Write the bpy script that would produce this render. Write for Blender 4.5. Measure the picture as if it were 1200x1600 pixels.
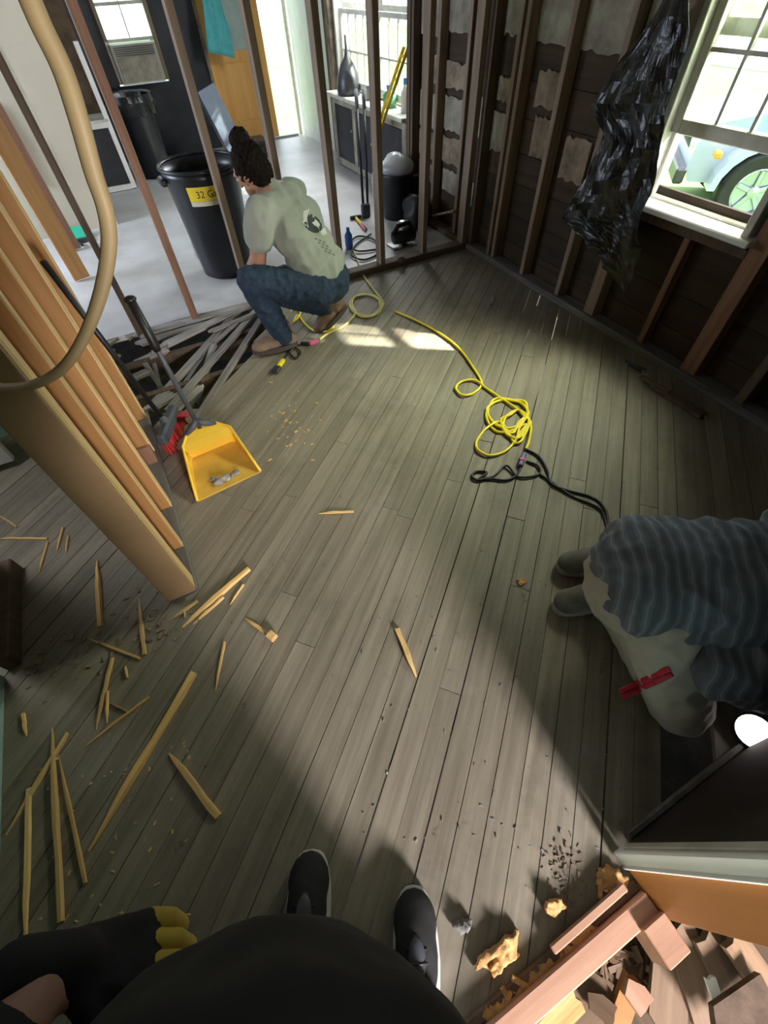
import bpy, bmesh, math, random
from mathutils import Vector, Matrix, noise
rnd = random.Random(11)
scene = bpy.context.scene
COL = scene.collection
for o in list(bpy.data.objects):
    bpy.data.objects.remove(o)
V = Vector
# ------------------------------------------------------------------ camera
H = 1.63                                  # camera height above the plank floor
FPX, PITCH, ROLL, YAW = 670.3, math.radians(52.126), math.radians(-3.078), math.radians(25.46)
def _yaw(v):
    c, s = math.cos(YAW), math.sin(YAW)
    return V((v[0]*c + v[1]*s, -v[0]*s + v[1]*c, v[2]))
_f = V((0, math.cos(PITCH), -math.sin(PITCH)))
_u = V((0, math.sin(PITCH), math.cos(PITCH)))
_x = V((1, 0, 0))
CX = _yaw(_x*math.cos(ROLL) + _u*math.sin(ROLL))
CU = _yaw(-_x*math.sin(ROLL) + _u*math.cos(ROLL))
CF = _yaw(_f)
CAM = V((0, 0, H))
cd = bpy.data.cameras.new('camera')
cam = bpy.data.objects.new('camera', cd)
COL.objects.link(cam)
mw = Matrix((CX, CU, -CF)).transposed().to_4x4()
mw.translation = CAM
cam.matrix_world = mw
cd.sensor_fit = 'VERTICAL'
cd.sensor_height = 36.0
cd.lens = FPX/1600*36.0
cd.clip_start = 0.02
cd.clip_end = 200
scene.camera = cam
# ------------------------------------------------------------------ world, sun, window light
W = bpy.data.worlds.new('sky')
scene.world = W
W.use_nodes = True
_bg = W.node_tree.nodes['Background']
_bg.inputs[0].default_value = (0.80, 0.92, 1.0, 1)
_bg.inputs[1].default_value = 3.4
SUN_DIR = V((-1.0, 0.75, -0.80)).normalized()
sd = bpy.data.lights.new('sun', 'SUN')
sd.energy = 28.0
sd.angle = math.radians(1.2)
sd.color = (1.0, 0.93, 0.84)
so = bpy.data.objects.new('sun', sd)
COL.objects.link(so)
so.rotation_euler = SUN_DIR.to_track_quat('-Z', 'Y').to_euler()
so.location = (12, -8, 10)
def area(name, loc, target, sx, sy, power, color, spread=math.pi):
    l = bpy.data.lights.new(name, 'AREA')
    l.shape = 'RECTANGLE'
    l.spread = spread
    l.size, l.size_y, l.energy, l.color = sx, sy, power, color
    o = bpy.data.objects.new(name, l)
    COL.objects.link(o)
    o.location = loc
    o.rotation_euler = (V(target) - V(loc)).to_track_quat('-Z', 'Y').to_euler()
    return o
# daylight outside the window openings, plus added fills in rear room and hall
area('daylight_window_behind', (0.40, -2.50, 1.15), (0.38, 0.6, 0.1), 0.46, 0.6, 135, (1.0, 0.93, 0.91))
area('daylight_window_top', (2.84, 1.58, 1.88), (1.1, 2.0, 0.0), 0.6, 0.5, 30, (0.97, 0.96, 0.76), 1.5)
area('fill_rear_room', (-2.9, 5.4, 1.5), (1.5, 5.4, 0.3), 1.6, 1.2, 150, (0.70, 0.80, 1.0))  # added fill inside the rear room, no window behind it
area('daylight_rear_room_window', (3.08, 5.7, 1.75), (1.0, 5.0, 0.0), 1.6, 0.4, 70, (0.95, 0.95, 1.0))
area('hall_fill_light', (-1.50, 1.95, 2.27), (-0.80, 1.45, 0.0), 0.4, 0.4, 5, (0.95, 0.96, 1.0), 1.8)
vs = scene.view_settings
vs.view_transform = 'Standard'
vs.look = 'None'
vs.gamma = 1.0
vs.exposure = 0.52
vs.use_curve_mapping = False
# ------------------------------------------------------------------ photo pixel -> direction -> point on a known surface
def ray(u, v):
    return CX*((u-600)/FPX) - CU*((v-800)/FPX) + CF
def onz(u, v, z=0.0):
    d = ray(u, v); return CAM + d*((z-H)/d.z)
def onx(u, v, x):
    d = ray(u, v); return CAM + d*(x/d.x)
def ony(u, v, y):
    d = ray(u, v); return CAM + d*(y/d.y)
# ------------------------------------------------------------------ mesh builder
ORG = {}
class MB:
    def __init__(s): s.v = []; s.f = []
    def add(s, vs_, fs):
        n = len(s.v); s.v += [V(p) for p in vs_]; s.f += [tuple(i+n for i in f) for f in fs]; return s
    def box(s, c, size, M=None, b=0.0):
        hx, hy, hz = size[0]/2, size[1]/2, size[2]/2
        M = M or Matrix.Identity(3)
        c = V(c)
        if b <= 0:
            vs_ = [c + M @ V((x*hx, y*hy, z*hz)) for x in (-1, 1) for y in (-1, 1) for z in (-1, 1)]
            return s.add(vs_, [(0, 1, 3, 2), (4, 6, 7, 5), (0, 4, 5, 1), (2, 3, 7, 6), (0, 2, 6, 4), (1, 5, 7, 3)])
        bm = bmesh.new()
        bmesh.ops.create_cube(bm, size=2)
        for w in bm.verts: w.co = V((w.co.x*hx, w.co.y*hy, w.co.z*hz))
        bmesh.ops.bevel(bm, geom=bm.edges[:], offset=b, segments=1, affect='EDGES')
        bm.verts.index_update()
        vs_ = [c + M @ w.co for w in bm.verts]
        fs = [tuple(w.index for w in f.verts) for f in bm.faces]
        bm.free()
        return s.add(vs_, fs)
    def bar(s, p0, p1, w, h, up=(0, 0, 1), b=0.0):
        p0, p1 = V(p0), V(p1)
        x = (p1-p0); L = x.length; x.normalize()
        y = V(up).cross(x)
        if y.length < 1e-4: y = V((0, 1, 0)).cross(x)
        y.normalize(); z = x.cross(y)
        return s.box((p0+p1)/2, (L, w, h), Matrix((x, y, z)).transposed(), b)
    def tube(s, pts, r, seg=8, cap=True, flat=1.0, closed=False):
        pts = [V(p) for p in pts]; n = len(pts)
        rs = r if isinstance(r, (list, tuple)) else [r]*n
        t0 = (pts[1]-pts[0]).normalized()
        a = V((0, 0, 1)) if abs(t0.z) < .9 else V((1, 0, 0))
        nrm = t0.cross(a).normalized()
        vs_ = []; fs = []
        for i, p in enumerate(pts):
            t = (pts[min(i+1, n-1)] - pts[max(i-1, 0)])
            if t.length < 1e-9: t = t0
            t = t.normalized()
            nrm = (nrm - t*nrm.dot(t))
            if nrm.length < 1e-6: nrm = t.orthogonal()
            nrm.normalize(); bn = t.cross(nrm)
            for k in range(seg):
                an = 2*math.pi*k/seg
                vs_.append(p + nrm*(math.cos(an)*rs[i]) + bn*(math.sin(an)*rs[i]*flat))
        for i in range(n-1):
            for k in range(seg):
                k2 = (k+1) % seg
                fs.append((i*seg+k, i*seg+k2, (i+1)*seg+k2, (i+1)*seg+k))
        if cap:
            fs.append(tuple(range(seg))[::-1]); fs.append(tuple((n-1)*seg+k for k in range(seg)))
        return s.add(vs_, fs)
    def lathe(s, prof, seg=24, org=(0, 0, 0), M=None, sx=1.0, sy=1.0):
        M = M or Matrix.Identity(3); org = V(org); vs_ = []; fs = []
        for (r, z) in prof:
            for k in range(seg):
                a = 2*math.pi*k/seg
                vs_.append(org + M @ V((r*math.cos(a)*sx, r*math.sin(a)*sy, z)))
        for i in range(len(prof)-1):
            for k in range(seg):
                k2 = (k+1) % seg
                fs.append((i*seg+k, i*seg+k2, (i+1)*seg+k2, (i+1)*seg+k))
        if prof[0][0] > 1e-6: fs.append(tuple(range(seg))[::-1])
        if prof[-1][0] > 1e-6: fs.append(tuple((len(prof)-1)*seg+k for k in range(seg)))
        return s.add(vs_, fs)
    def prism(s, poly, z0, z1, M=None, org=(0, 0, 0)):
        M = M or Matrix.Identity(3); org = V(org); n = len(poly)
        vs_ = [org + M @ V((p[0], p[1], z0)) for p in poly] + [org + M @ V((p[0], p[1], z1)) for p in poly]
        fs = [tuple(range(n))[::-1], tuple(range(n, 2*n))] + [(i, (i+1) % n, n+(i+1) % n, n+i) for i in range(n)]
        return s.add(vs_, fs)
    def ell(s, c, r, seg=12, rings=8, M=None):
        M = M or Matrix.Identity(3); c = V(c)
        prof = [(math.sin(math.pi*i/rings), -math.cos(math.pi*i/rings)) for i in range(rings+1)]
        vs_ = []; fs = []
        for (q, z) in prof:
            for k in range(seg):
                a = 2*math.pi*k/seg
                vs_.append(c + M @ V((r[0]*q*math.cos(a), r[1]*q*math.sin(a), r[2]*z)))
        for i in range(rings):
            for k in range(seg):
                k2 = (k+1) % seg
                fs.append((i*seg+k, i*seg+k2, (i+1)*seg+k2, (i+1)*seg+k))
        return s.add(vs_, fs)
    def mesh(s, name, org=(0, 0, 0), smooth=False):
        org = V(org)
        me = bpy.data.meshes.new(name)
        me.from_pydata([tuple(p-org) for p in s.v], [], s.f)
        bm = bmesh.new(); bm.from_mesh(me)
        bmesh.ops.remove_doubles(bm, verts=bm.verts, dist=1e-6)
        bmesh.ops.recalc_face_normals(bm, faces=bm.faces)
        bm.to_mesh(me); bm.free()
        if smooth:
            me.polygons.foreach_set('use_smooth', [True]*len(me.polygons))
        return me
def link(name, me, m=None, parent=None, loc=None):
    o = bpy.data.objects.new(name, me); COL.objects.link(o)
    if m is not None and me is not None and not me.materials: me.materials.append(m)
    if parent is not None:
        o.parent = parent; ORG[o] = ORG[parent]
    if loc is not None: o.location = loc
    return o
def part(mb, name, m, parent, smooth=False):
    """mb in world coordinates -> child mesh of an unrotated root or of one of its parts"""
    return link(name, mb.mesh(name, ORG[parent], smooth), m, parent)
def setp(o, label=None, cat=None, group=None, kind=None):
    if label: o['label'] = label
    if cat: o['category'] = cat
    if group: o['group'] = group
    if kind: o['kind'] = kind
    return o
def root(name, loc=(0, 0, 0), **k):
    o = link(name, None); o.location = loc; ORG[o] = V(loc)
    return setp(o, **k)
def thing(mb, name, m, smooth=False, **k):
    xs = [p.x for p in mb.v]; ys = [p.y for p in mb.v]; zs = [p.z for p in mb.v]
    org = V(((min(xs)+max(xs))/2, (min(ys)+max(ys))/2, min(zs)))
    o = link(name, mb.mesh(name, org, smooth), m, None, org); ORG[o] = org
    return setp(o, **k)
# ------------------------------------------------------------------ materials
def _nt(name):
    m = bpy.data.materials.new(name); m.use_nodes = True
    return m, m.node_tree.nodes, m.node_tree.links, m.node_tree.nodes['Principled BSDF']
def mat(name, col, rough=.6, var=.15, scale=6.0, metal=0.0, bump=.0, spec=.4, stretch=(1, 1, 1), emit=None, coat=0.0, col2=None, rand=0.0):
    m, N, L, P = _nt(name)
    tc = N.new('ShaderNodeTexCoord'); mp = N.new('ShaderNodeMapping'); mp.inputs['Scale'].default_value = stretch
    L.new(tc.outputs['Object'], mp.inputs[0])
    nz = N.new('ShaderNodeTexNoise'); nz.inputs['Scale'].default_value = scale; nz.inputs['Detail'].default_value = 5; nz.inputs['Roughness'].default_value = .6
    oi = N.new('ShaderNodeObjectInfo')
    ad = N.new('ShaderNodeVectorMath'); ad.operation = 'MULTIPLY_ADD'
    cb = N.new('ShaderNodeCombineXYZ')
    for i in range(3): L.new(oi.outputs['Random'], cb.inputs[i])
    ad.inputs[1].default_value = (37, 23, 51)
    L.new(cb.outputs[0], ad.inputs[0]); L.new(mp.outputs[0], ad.inputs[2]); L.new(ad.outputs[0], nz.inputs['Vector'])
    rp = N.new('ShaderNodeValToRGB')
    c = col; k = col2 or tuple(x*(1-var*2) for x in c)
    c1 = tuple(min(1, x*(1+var*.6)) for x in c)
    rp.color_ramp.elements[0].position = .3; rp.color_ramp.elements[0].color = (*k, 1)
    rp.color_ramp.elements[1].position = .68; rp.color_ramp.elements[1].color = (*c1, 1)
    L.new(nz.outputs[0], rp.inputs[0])
    last = rp.outputs[0]
    if rand > 0:
        hs = N.new('ShaderNodeHueSaturation'); mr = N.new('ShaderNodeMapRange')
        mr.inputs[3].default_value = 1-rand; mr.inputs[4].default_value = 1+rand
        L.new(oi.outputs['Random'], mr.inputs[0]); L.new(mr.outputs[0], hs.inputs['Value']); L.new(last, hs.inputs['Color'])
        last = hs.outputs[0]
    L.new(last, P.inputs['Base Color'])
    P.inputs['Roughness'].default_value = rough; P.inputs['Metallic'].default_value = metal
    P.inputs['Specular IOR Level'].default_value = spec
    if coat: P.inputs['Coat Weight'].default_value = coat
    if bump:
        b = N.new('ShaderNodeBump'); b.inputs['Strength'].default_value = bump; b.inputs['Distance'].default_value = .01
        L.new(nz.outputs[0], b.inputs['Height']); L.new(b.outputs[0], P.inputs['Normal'])
    if emit:
        P.inputs['Emission Color'].default_value = (*emit[:3], 1); P.inputs['Emission Strength'].default_value = emit[3]
    return m
def wood(name, c1, c2, axis=2, rough=.65, grain=26.0, rand=.18, bump=.25, stain=None, spec=.35):
    """grain streaks along an object axis; optional world-space stains / dust"""
    m, N, L, P = _nt(name)
    tc = N.new('ShaderNodeTexCoord'); mp = N.new('ShaderNodeMapping')
    sc = [1, 1, 1]; sc[axis] = .055; mp.inputs['Scale'].default_value = sc
    L.new(tc.outputs['Object'], mp.inputs[0])
    oi = N.new('ShaderNodeObjectInfo'); cb = N.new('ShaderNodeCombineXYZ')
    for i in range(3): L.new(oi.outputs['Random'], cb.inputs[i])
    ad = N.new('ShaderNodeVectorMath'); ad.operation = 'MULTIPLY_ADD'; ad.inputs[1].default_value = (17, 29, 41)
    L.new(cb.outputs[0], ad.inputs[0]); L.new(mp.outputs[0], ad.inputs[2])
    nz = N.new('ShaderNodeTexNoise'); nz.inputs['Scale'].default_value = grain; nz.inputs['Detail'].default_value = 8; nz.inputs['Roughness'].default_value = .65
    L.new(ad.outputs[0], nz.inputs['Vector'])
    rp = N.new('ShaderNodeValToRGB')
    rp.color_ramp.elements[0].position = .32; rp.color_ramp.elements[0].color = (*c2, 1)
    rp.color_ramp.elements[1].position = .66; rp.color_ramp.elements[1].color = (*c1, 1)
    L.new(nz.outputs[0], rp.inputs[0])
    hs = N.new('ShaderNodeHueSaturation'); mr = N.new('ShaderNodeMapRange')
    mr.inputs[3].default_value = 1-rand; mr.inputs[4].default_value = 1+rand
    L.new(oi.outputs['Random'], mr.inputs[0]); L.new(mr.outputs[0], hs.inputs['Value']); L.new(rp.outputs[0], hs.inputs['Color'])
    last = hs.outputs[0]
    if stain:
        geo = N.new('ShaderNodeNewGeometry')
        for (scol, ssc, lo, hi, amt) in stain:
            n2 = N.new('ShaderNodeTexNoise'); n2.inputs['Scale'].default_value = ssc; n2.inputs['Detail'].default_value = 6; n2.inputs['Roughness'].default_value = .7
            L.new(geo.outputs['Position'], n2.inputs['Vector'])
            r2 = N.new('ShaderNodeMapRange'); r2.inputs[1].default_value = lo; r2.inputs[2].default_value = hi; r2.inputs[4].default_value = amt
            L.new(n2.outputs[0], r2.inputs[0])
            mx = N.new('ShaderNodeMix'); mx.data_type = 'RGBA'
            L.new(r2.outputs[0], mx.inputs[0]); L.new(last, mx.inputs[6]); mx.inputs[7].default_value = (*scol, 1)
            last = mx.outputs[2]
    L.new(last, P.inputs['Base Color'])
    P.inputs['Roughness'].default_value = rough; P.inputs['Specular IOR Level'].default_value = spec
    b = N.new('ShaderNodeBump'); b.inputs['Strength'].default_value = bump; b.inputs['Distance'].default_value = .004
    L.new(nz.outputs[0], b.inputs['Height']); L.new(b.outputs[0], P.inputs['Normal'])
    return m
def glass(name, tint=(1, 1, 1), gloss=.08):
    m, N, L, P = _nt(name)
    N.remove(P); out = N['Material Output']
    t = N.new('ShaderNodeBsdfTransparent'); t.inputs[0].default_value = (*tint, 1)
    g = N.new('ShaderNodeBsdfGlossy'); g.inputs['Roughness'].default_value = .03
    x = N.new('ShaderNodeMixShader'); x.inputs[0].default_value = gloss
    L.new(t.outputs[0], x.inputs[1]); L.new(g.outputs[0], x.inputs[2]); L.new(x.outputs[0], out.inputs[0])
    return m
M = {}
M['plank'] = wood('weathered plank', (.262, .230, .176), (.160, .138, .103), 0, .62, 30, .11, .35,
                  [((.075, .062, .045), 1.7, .52, .75, .55), ((.31, .30, .27), 2.6, .56, .78, .40), ((.05, .04, .03), 14, .635, .72, .75)])
M['rot'] = wood('rotten grey plank', (.34, .32, .30), (.14, .12, .10), 0, .75, 34, .25, .6)
M['joist'] = wood('joist', (.12, .08, .05), (.06, .04, .025), 1, .8)
M['stud_old'] = wood('old stud', (.30, .225, .165), (.17, .115, .075), 2, .7, 26, .15)
M['stud_red'] = wood('red-brown stud', (.27, .145, .095), (.16, .08, .05), 2, .65, 26, .1)
M['stud_dark'] = wood('dark stud', (.13, .085, .06), (.07, .045, .03), 2, .7, 26, .12)
M['stud_new'] = wood('honey pine stud', (.40, .215, .078), (.28, .14, .045), 2, .55, 22, .10, .15)
M['pine_edge'] = wood('pale pine edge', (.66, .48, .25), (.50, .33, .14), 2, .55, 26, .06, .15)
M['splinter'] = wood('fresh split pine', (.80, .56, .25), (.52, .31, .10), 0, .6, 40, .18, .5)
M['sheath'] = wood('dark sheathing', (.070, .044, .027), (.030, .019, .012), 1, .8, 18, .3)
M['plate_dark'] = wood('dark sole plate', (.155, .11, .08), (.08, .055, .04), 0, .75, 24, .1)
M['plate_grey'] = wood('dusty sole plate', (.19, .18, .165), (.09, .08, .07), 1, .8, 20, .1)
M['plate_pink'] = wood('pinkish lumber', (.50, .29, .20), (.36, .185, .12), 0, .6, 22, .1)
M['orange'] = wood('orange stained wood', (.43, .175, .05), (.32, .115, .03), 2, .4, 8, .08, .1)
M['plaster'] = mat('old plaster', (.33, .30, .235), .9, .25, 7, bump=.6)
M['plaster_tan'] = mat('tan plaster', (.30, .235, .165), .9, .3, 9, bump=.6)
M['tanpaint'] = mat('tan painted drywall', (.27, .175, .088), .55, .08, 3, bump=.04)
M['cream'] = mat('cream drywall', (.50, .46, .36), .75, .06, 2)
M['teal'] = mat('pale teal paint', (.28, .42, .40), .5, .1, 5)
M['white'] = mat('white paint', (.74, .74, .72), .45, .06, 6)
M['offwhite'] = mat('aged white paint', (.58, .57, .50), .5, .14, 9)
M['ceil'] = mat('ceiling plaster', (.30, .28, .25), .9, .1, 4)
M['brownwall'] = mat('brown bare wall', (.13, .085, .05), .8, .3, 5, bump=.3)
M['blackwall'] = mat('charcoal painted wall', (.030, .032, .040), .55, .25, 4)
M['soil'] = mat('dark soil', (.030, .022, .016), .95, .4, 9, bump=.8)
M['rear'] = mat('pale dusty vinyl', (.50, .50, .50), .45, .10, 2.4, bump=.05, col2=(.38, .37, .35))
M['black'] = mat('black rubber', (.010, .011, .012), .45, .2, 8)
M['blackplastic'] = mat('black plastic', (.014, .016, .020), .34, .2, 5)
M['film'] = mat('black plastic film', (.006, .007, .008), .24, .2, 22, spec=.5, bump=.5)
M['steel'] = mat('grey steel', (.40, .41, .42), .35, .1, 9, metal=.9)
M['darksteel'] = mat('dark steel', (.07, .07, .075), .4, .2, 9, metal=.6)
M['glass'] = glass('window glass', (.96, 1.0, .97), .05)
# ------------------------------------------------------------------ SETTING: plank floor laid diagonally
TH = math.radians(48.56)
D2 = V((math.sin(TH), math.cos(TH))); N2 = V((math.cos(TH), -math.sin(TH)))
PITCHB = 0.0823; SEAM0 = -0.4326
def inpoly(p, poly):
    c = False; n = len(poly)
    for i in range(n):
        a, b = poly[i], poly[(i+1) % n]
        if (a[1] > p[1]) != (b[1] > p[1]) and p[0] < (b[0]-a[0])*(p[1]-a[1])/(b[1]-a[1])+a[0]: c = not c
    return c
def clip(poly, nx, ny, c):                      # keep nx*x+ny*y <= c
    out = []
    for i in range(len(poly)):
        a, b = poly[i], poly[(i+1) % len(poly)]
        da, db = nx*a[0]+ny*a[1]-c, nx*b[0]+ny*b[1]-c
        if da <= 0: out.append(a)
        if (da < 0 < db) or (db < 0 < da):
            t = da/(da-db); out.append((a[0]+(b[0]-a[0])*t, a[1]+(b[1]-a[1])*t))
    return out
HOLE_REAR = [(-.46, 2.36), (-.18, 2.36), (-.02, 2.47), (.10, 2.50), (.20, 2.66), (.36, 2.80), (.54, 2.98), (.62, 3.18), (.66, 3.50), (-.46, 3.50)]
HOLE_SIDE = [(.615, -.40), (.93, -.10), (1.0, -.06), (1.10, -.17), (1.0, -.40)]
floor = root('floor', (0, 0, 0), kind='structure', label='bare weathered plank floor laid diagonally to the walls', cat='floor')
def make_plank(poly_dn, z=0.0, th=.019, name='plank', m=None, tilt=None):
    """poly in (along, across) board coordinates"""
    cd_ = sum(p[0] for p in poly_dn)/len(poly_dn); cn = sum(p[1] for p in poly_dn)/len(poly_dn)
    mb = MB(); mb.prism([(p[0]-cd_, -(p[1]-cn)) for p in poly_dn], -th, 0)
    o = link(name, mb.mesh(name), m or M['plank'], floor)
    o.location = (D2.x*cd_+N2.x*cn, D2.y*cd_+N2.y*cn, z)
    o.rotation_euler = (tilt[0] if tilt else 0, tilt[1] if tilt else 0, math.atan2(D2.y, D2.x)+(tilt[2] if tilt else 0))
    return o
X0, X1, Y0, Y1 = -1.75, 2.72, -.375, 3.53
def strip(k):
    n0 = SEAM0 + k*PITCHB
    g = rnd.choice((.0014, .0016, .0022, .003, .0052)); n1 = n0+PITCHB-g
    nc = (n0+n1)/2
    # d range inside the outer rectangle
    poly = [(-8, n0), (8, n0), (8, n1), (-8, n1)]
    for (ax, ay, c) in ((1, 0, X1), (-1, 0, -X0), (0, 1, Y1), (0, -1, -Y0)):
        # x = D.x*d+N.x*n
        poly = clip(poly, ax*D2.x+ay*D2.y, ax*N2.x+ay*N2.y, c)
        if len(poly) < 3: return
    ds = [p[0] for p in poly]; d0, d1 = min(ds), max(ds)
    # spans outside the holes
    spans = []; cur = None; d = d0
    while d <= d1+.01:
        p = (D2.x*d+N2.x*nc, D2.y*d+N2.y*nc)
        ok = not (inpoly(p, HOLE_REAR) or inpoly(p, HOLE_SIDE))
        if ok and cur is None: cur = d
        if (not ok or d+.01 > d1+.01) and cur is not None:
            spans.append((cur, d)); cur = None
        d += .01
    for (a, b) in spans:
        cuts = [a]
        x = a + rnd.uniform(1.0, 4.5)
        while x < b-.5:
            cuts.append(x); x += rnd.uniform(2.4, 4.5)
        cuts.append(b)
        for i in range(len(cuts)-1):
            ja = 0.0 if (i > 0 or a <= d0+.011) else rnd.uniform(-.6, .6)
            jb = 0.0 if (i < len(cuts)-2 or b >= d1-.011) else rnd.uniform(-.6, .6)
            aa = cuts[i]+(.0012 if i else 0) + (rnd.uniform(-.03, .03) if ja else 0)
            bb = cuts[i+1]-(.0012 if i < len(cuts)-2 else 0) + (rnd.uniform(-.03, .03) if jb else 0)
            q = poly
            if not (i == 0 and a <= d0+.011): q = clip(q, -1, -ja, -aa-ja*nc)
            if len(q) > 2 and not (i == len(cuts)-2 and b >= d1-.011): q = clip(q, 1, jb, bb+jb*nc)
            if len(q) > 2 and (max(p[0] for p in q)-min(p[0] for p in q)) > .03:
                make_plank(q, rnd.uniform(-.0012, .0012))
for k in range(-46, 34): strip(k)
for y in [.22+.42*i for i in range(8)]:
    mb = MB(); mb.box(((X0+X1)/2, y, -.020-.075), (X1-X0, .045, .148)); part(mb, 'joist', M['joist'], floor)
# splintered boards hanging in the hole beside the rear partition
def brk(p0, p1, w, z0, z1, th=.019, m='rot', jag=.5):
    p0, p1 = V((p0[0], p0[1], z0)), V((p1[0], p1[1], z1))
    x = (p1-p0); L = x.length; x.normalize(); y = V((0, 0, 1)).cross(x).normalized(); z = x.cross(y)
    R = Matrix((x, y, z)).transposed()
    h = w/2; e = lambda: rnd.uniform(.0, jag)*w
    poly = [(e(), -h), (L*.4, -h*rnd.uniform(.8, 1)), (L-e(), -h), (L+e(), -h*.3), (L-e(), h*.2), (L+e()*.5, h*.7), (L-e()*2, h), (L*.5, h*rnd.uniform(.8, 1)), (e(), h), (-e(), h*.3), (e(), -h*.2)]
    mb = MB(); mb.prism(poly, -th, 0)
    o = link('broken_plank', mb.mesh('broken_plank'), M[m], floor)
    o.matrix_local = Matrix.Translation(p0) @ R.to_4x4()
    return o
def P2(u, v, z=0): q = onz(u, v, z); return (q.x, q.y)
for a in [((300, 665), (408, 497), .045, .004, .004), ((262, 640), (400, 487), .050, .0, .012), ((238, 622), (378, 482), .060, -.03, .018),
          ((292, 612), (335, 540), .05, -.10, .01), ((268, 575), (330, 535), .04, -.16, .0), ((258, 540), (390, 478), .075, .012, .02),
          ((228, 640), (270, 612), .07, .0, -.015), ((240, 655), (312, 600), .045, -.05, -.01), ((222, 560), (248, 590), .035, -.02, -.22),
          ((236, 548), (232, 600), .03, .0, -.25), ((215, 535), (330, 505), .08, .0, .01), ((205, 560), (260, 545), .09, -.04, .0),
          ((330, 520), (405, 492), .035, .02, .03), ((300, 560), (372, 505), .03, -.02, .02), ((205, 585), (228, 572), .07, -.02, -.03),
          ((215, 525), (300, 500), .10, .015, .015), ((285, 505), (395, 478), .09, .018, .02)]:
    brk(P2(*a[0]), P2(*a[1]), *a[2:])
mb = MB(); mb.box((.5, 3.2, -.62), (7.5, 10.6, .1)); setp(thing(mb, 'crawlspace_ground', M['soil']), kind='structure', label='dark bare soil of the crawl space under the floor', cat='ground')
# ------------------------------------------------------------------ rear room floor
mb = MB(); mb.box((-.3, 6.02, -.02), (6.5, 4.96, .04)); setp(thing(mb, 'floor_rear', M['rear']), kind='structure', label='pale dusty smooth floor of the room behind the studs', cat='floor')
# ------------------------------------------------------------------ right wall: studs, plates, sheathing
ZT = 2.42
wr = root('wall_right', (2.66, 0, 0), kind='structure', label='opened outer wall with bare studs around the big window', cat='wall')
def stud(parent, x0, x1, y0, y1, m, z0=.04, z1=ZT, name='stud', b=.003):
    mb = MB(); mb.box(((x0+x1)/2, (y0+y1)/2, (z0+z1)/2), (x1-x0, y1-y0, z1-z0), None, b); return part(mb, name, M[m], parent)
for y, w, m in ((3.44, .04, 'stud_dark'), (3.17, .036, 'stud_old'), (3.105, .036, 'stud_old'), (2.72, .04, 'stud_old'), (2.31, .04, 'stud_old'), (1.985, .085, 'stud_old'), (1.165, .095, 'stud_red'), (.83, .05, 'stud_dark'), (.45, .05, 'stud_dark')):
    stud(wr, 2.625, 2.712, y-w/2, y+w/2, m)
stud(wr, 2.640, 2.705, 1.52, 1.56, 'stud_red', .04, .655, 'cripple_stud')
for yy in (-.0, -1.9): stud(wr, 2.625, 2.712, yy-.02, yy+.02, 'stud_dark')
mb = MB(); mb.box((2.665, 1.58, .677), (.09, .74, .042), None, .003); part(mb, 'rough_sill', M['stud_dark'], wr)
mb = MB(); mb.box((2.665, 1.58, 2.12), (.09, .74, .14), None, .003); part(mb, 'header', M['stud_dark'], wr)
mb = MB(); mb.box((2.655, .5, .020), (.11, 6.0, .044), None, .006); part(mb, 'sole_plate', M['plate_grey'], wr)
mb = MB(); mb.box((2.655, .5, ZT+.02), (.10, 6.0, .04)); part(mb, 'top_plate', M['stud_dark'], wr)
z = -.02; i = 0
while z < ZT+.05:
    h = (.19, .185, .2, .178)[i % 4]; i += 1
    z1 = min(z+h-.004, ZT+.06)
    segs = [(-2.6, 3.60)]
    if z1 > .70 and z < 2.06: segs = [(-2.6, 1.235), (1.925, 3.60)]
    for (a, b) in segs:
        mb = MB(); mb.box((2.727+rnd.uniform(-.002, .002), (a+b)/2, (z+z1)/2), (.022, b-a, z1-z)); part(mb, 'sheathing_board', M['sheath'], wr)
    z += h
def patch(parent, x, ya, yb, za, zb, m):
    n = 9; pts = []
    for i in range(n): pts.append((ya+(yb-ya)*i/(n-1), za+rnd.uniform(-.012, .012)))
    for i in range(n): pts.append((yb-(yb-ya)*i/(n-1), zb+rnd.uniform(-.012, .012)))
    R = Matrix(((0, 0, 1), (1, 0, 0), (0, 1, 0)))
    mb = MB(); mb.prism(pts, -.016, 0, R, (x, 0, 0)); return part(mb, 'plaster_patch', M[m], parent)
for (ya, yb, za, zb, m) in ((3.21, 3.41, 1.30, 2.3, 'plaster'), (2.75, 3.08, 1.28, 2.3, 'plaster'), (2.34, 2.69, 1.27, 2.3, 'plaster'), (2.04, 2.28, 1.26, 2.3, 'plaster'),
                            (3.20, 3.41, .70, .92, 'plaster'), (2.77, 2.96, .74, .95, 'plaster_tan'), (2.42, 2.64, .68, .90, 'plaster_tan'), (2.78, 3.0, 1.0, 1.17, 'plaster_tan'),
                            (3.2, 3.40, .98, 1.10, 'plaster_tan'), (2.05, 2.25, .72, .86, 'plaster_tan')):
    patch(wr, 2.714, ya, yb, za, zb, m)
for (ya, yb, za, zb) in ((-2.6, 1.2, -.1, 2.5), (1.96, 4.6, -.1, 2.5), (1.2, 1.96, -.1, .72), (1.2, 1.96, 2.04, 2.5)):
    mb = MB(); mb.box((2.752, (ya+yb)/2, (za+zb)/2), (.012, yb-ya, zb-za)); part(mb, 'siding', M['offwhite'], wr)
mb = MB(); mb.box((2.727, 1.58, .675), (.020, .69, .25)); part(mb, 'sheathing_board', M['sheath'], wr)
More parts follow.
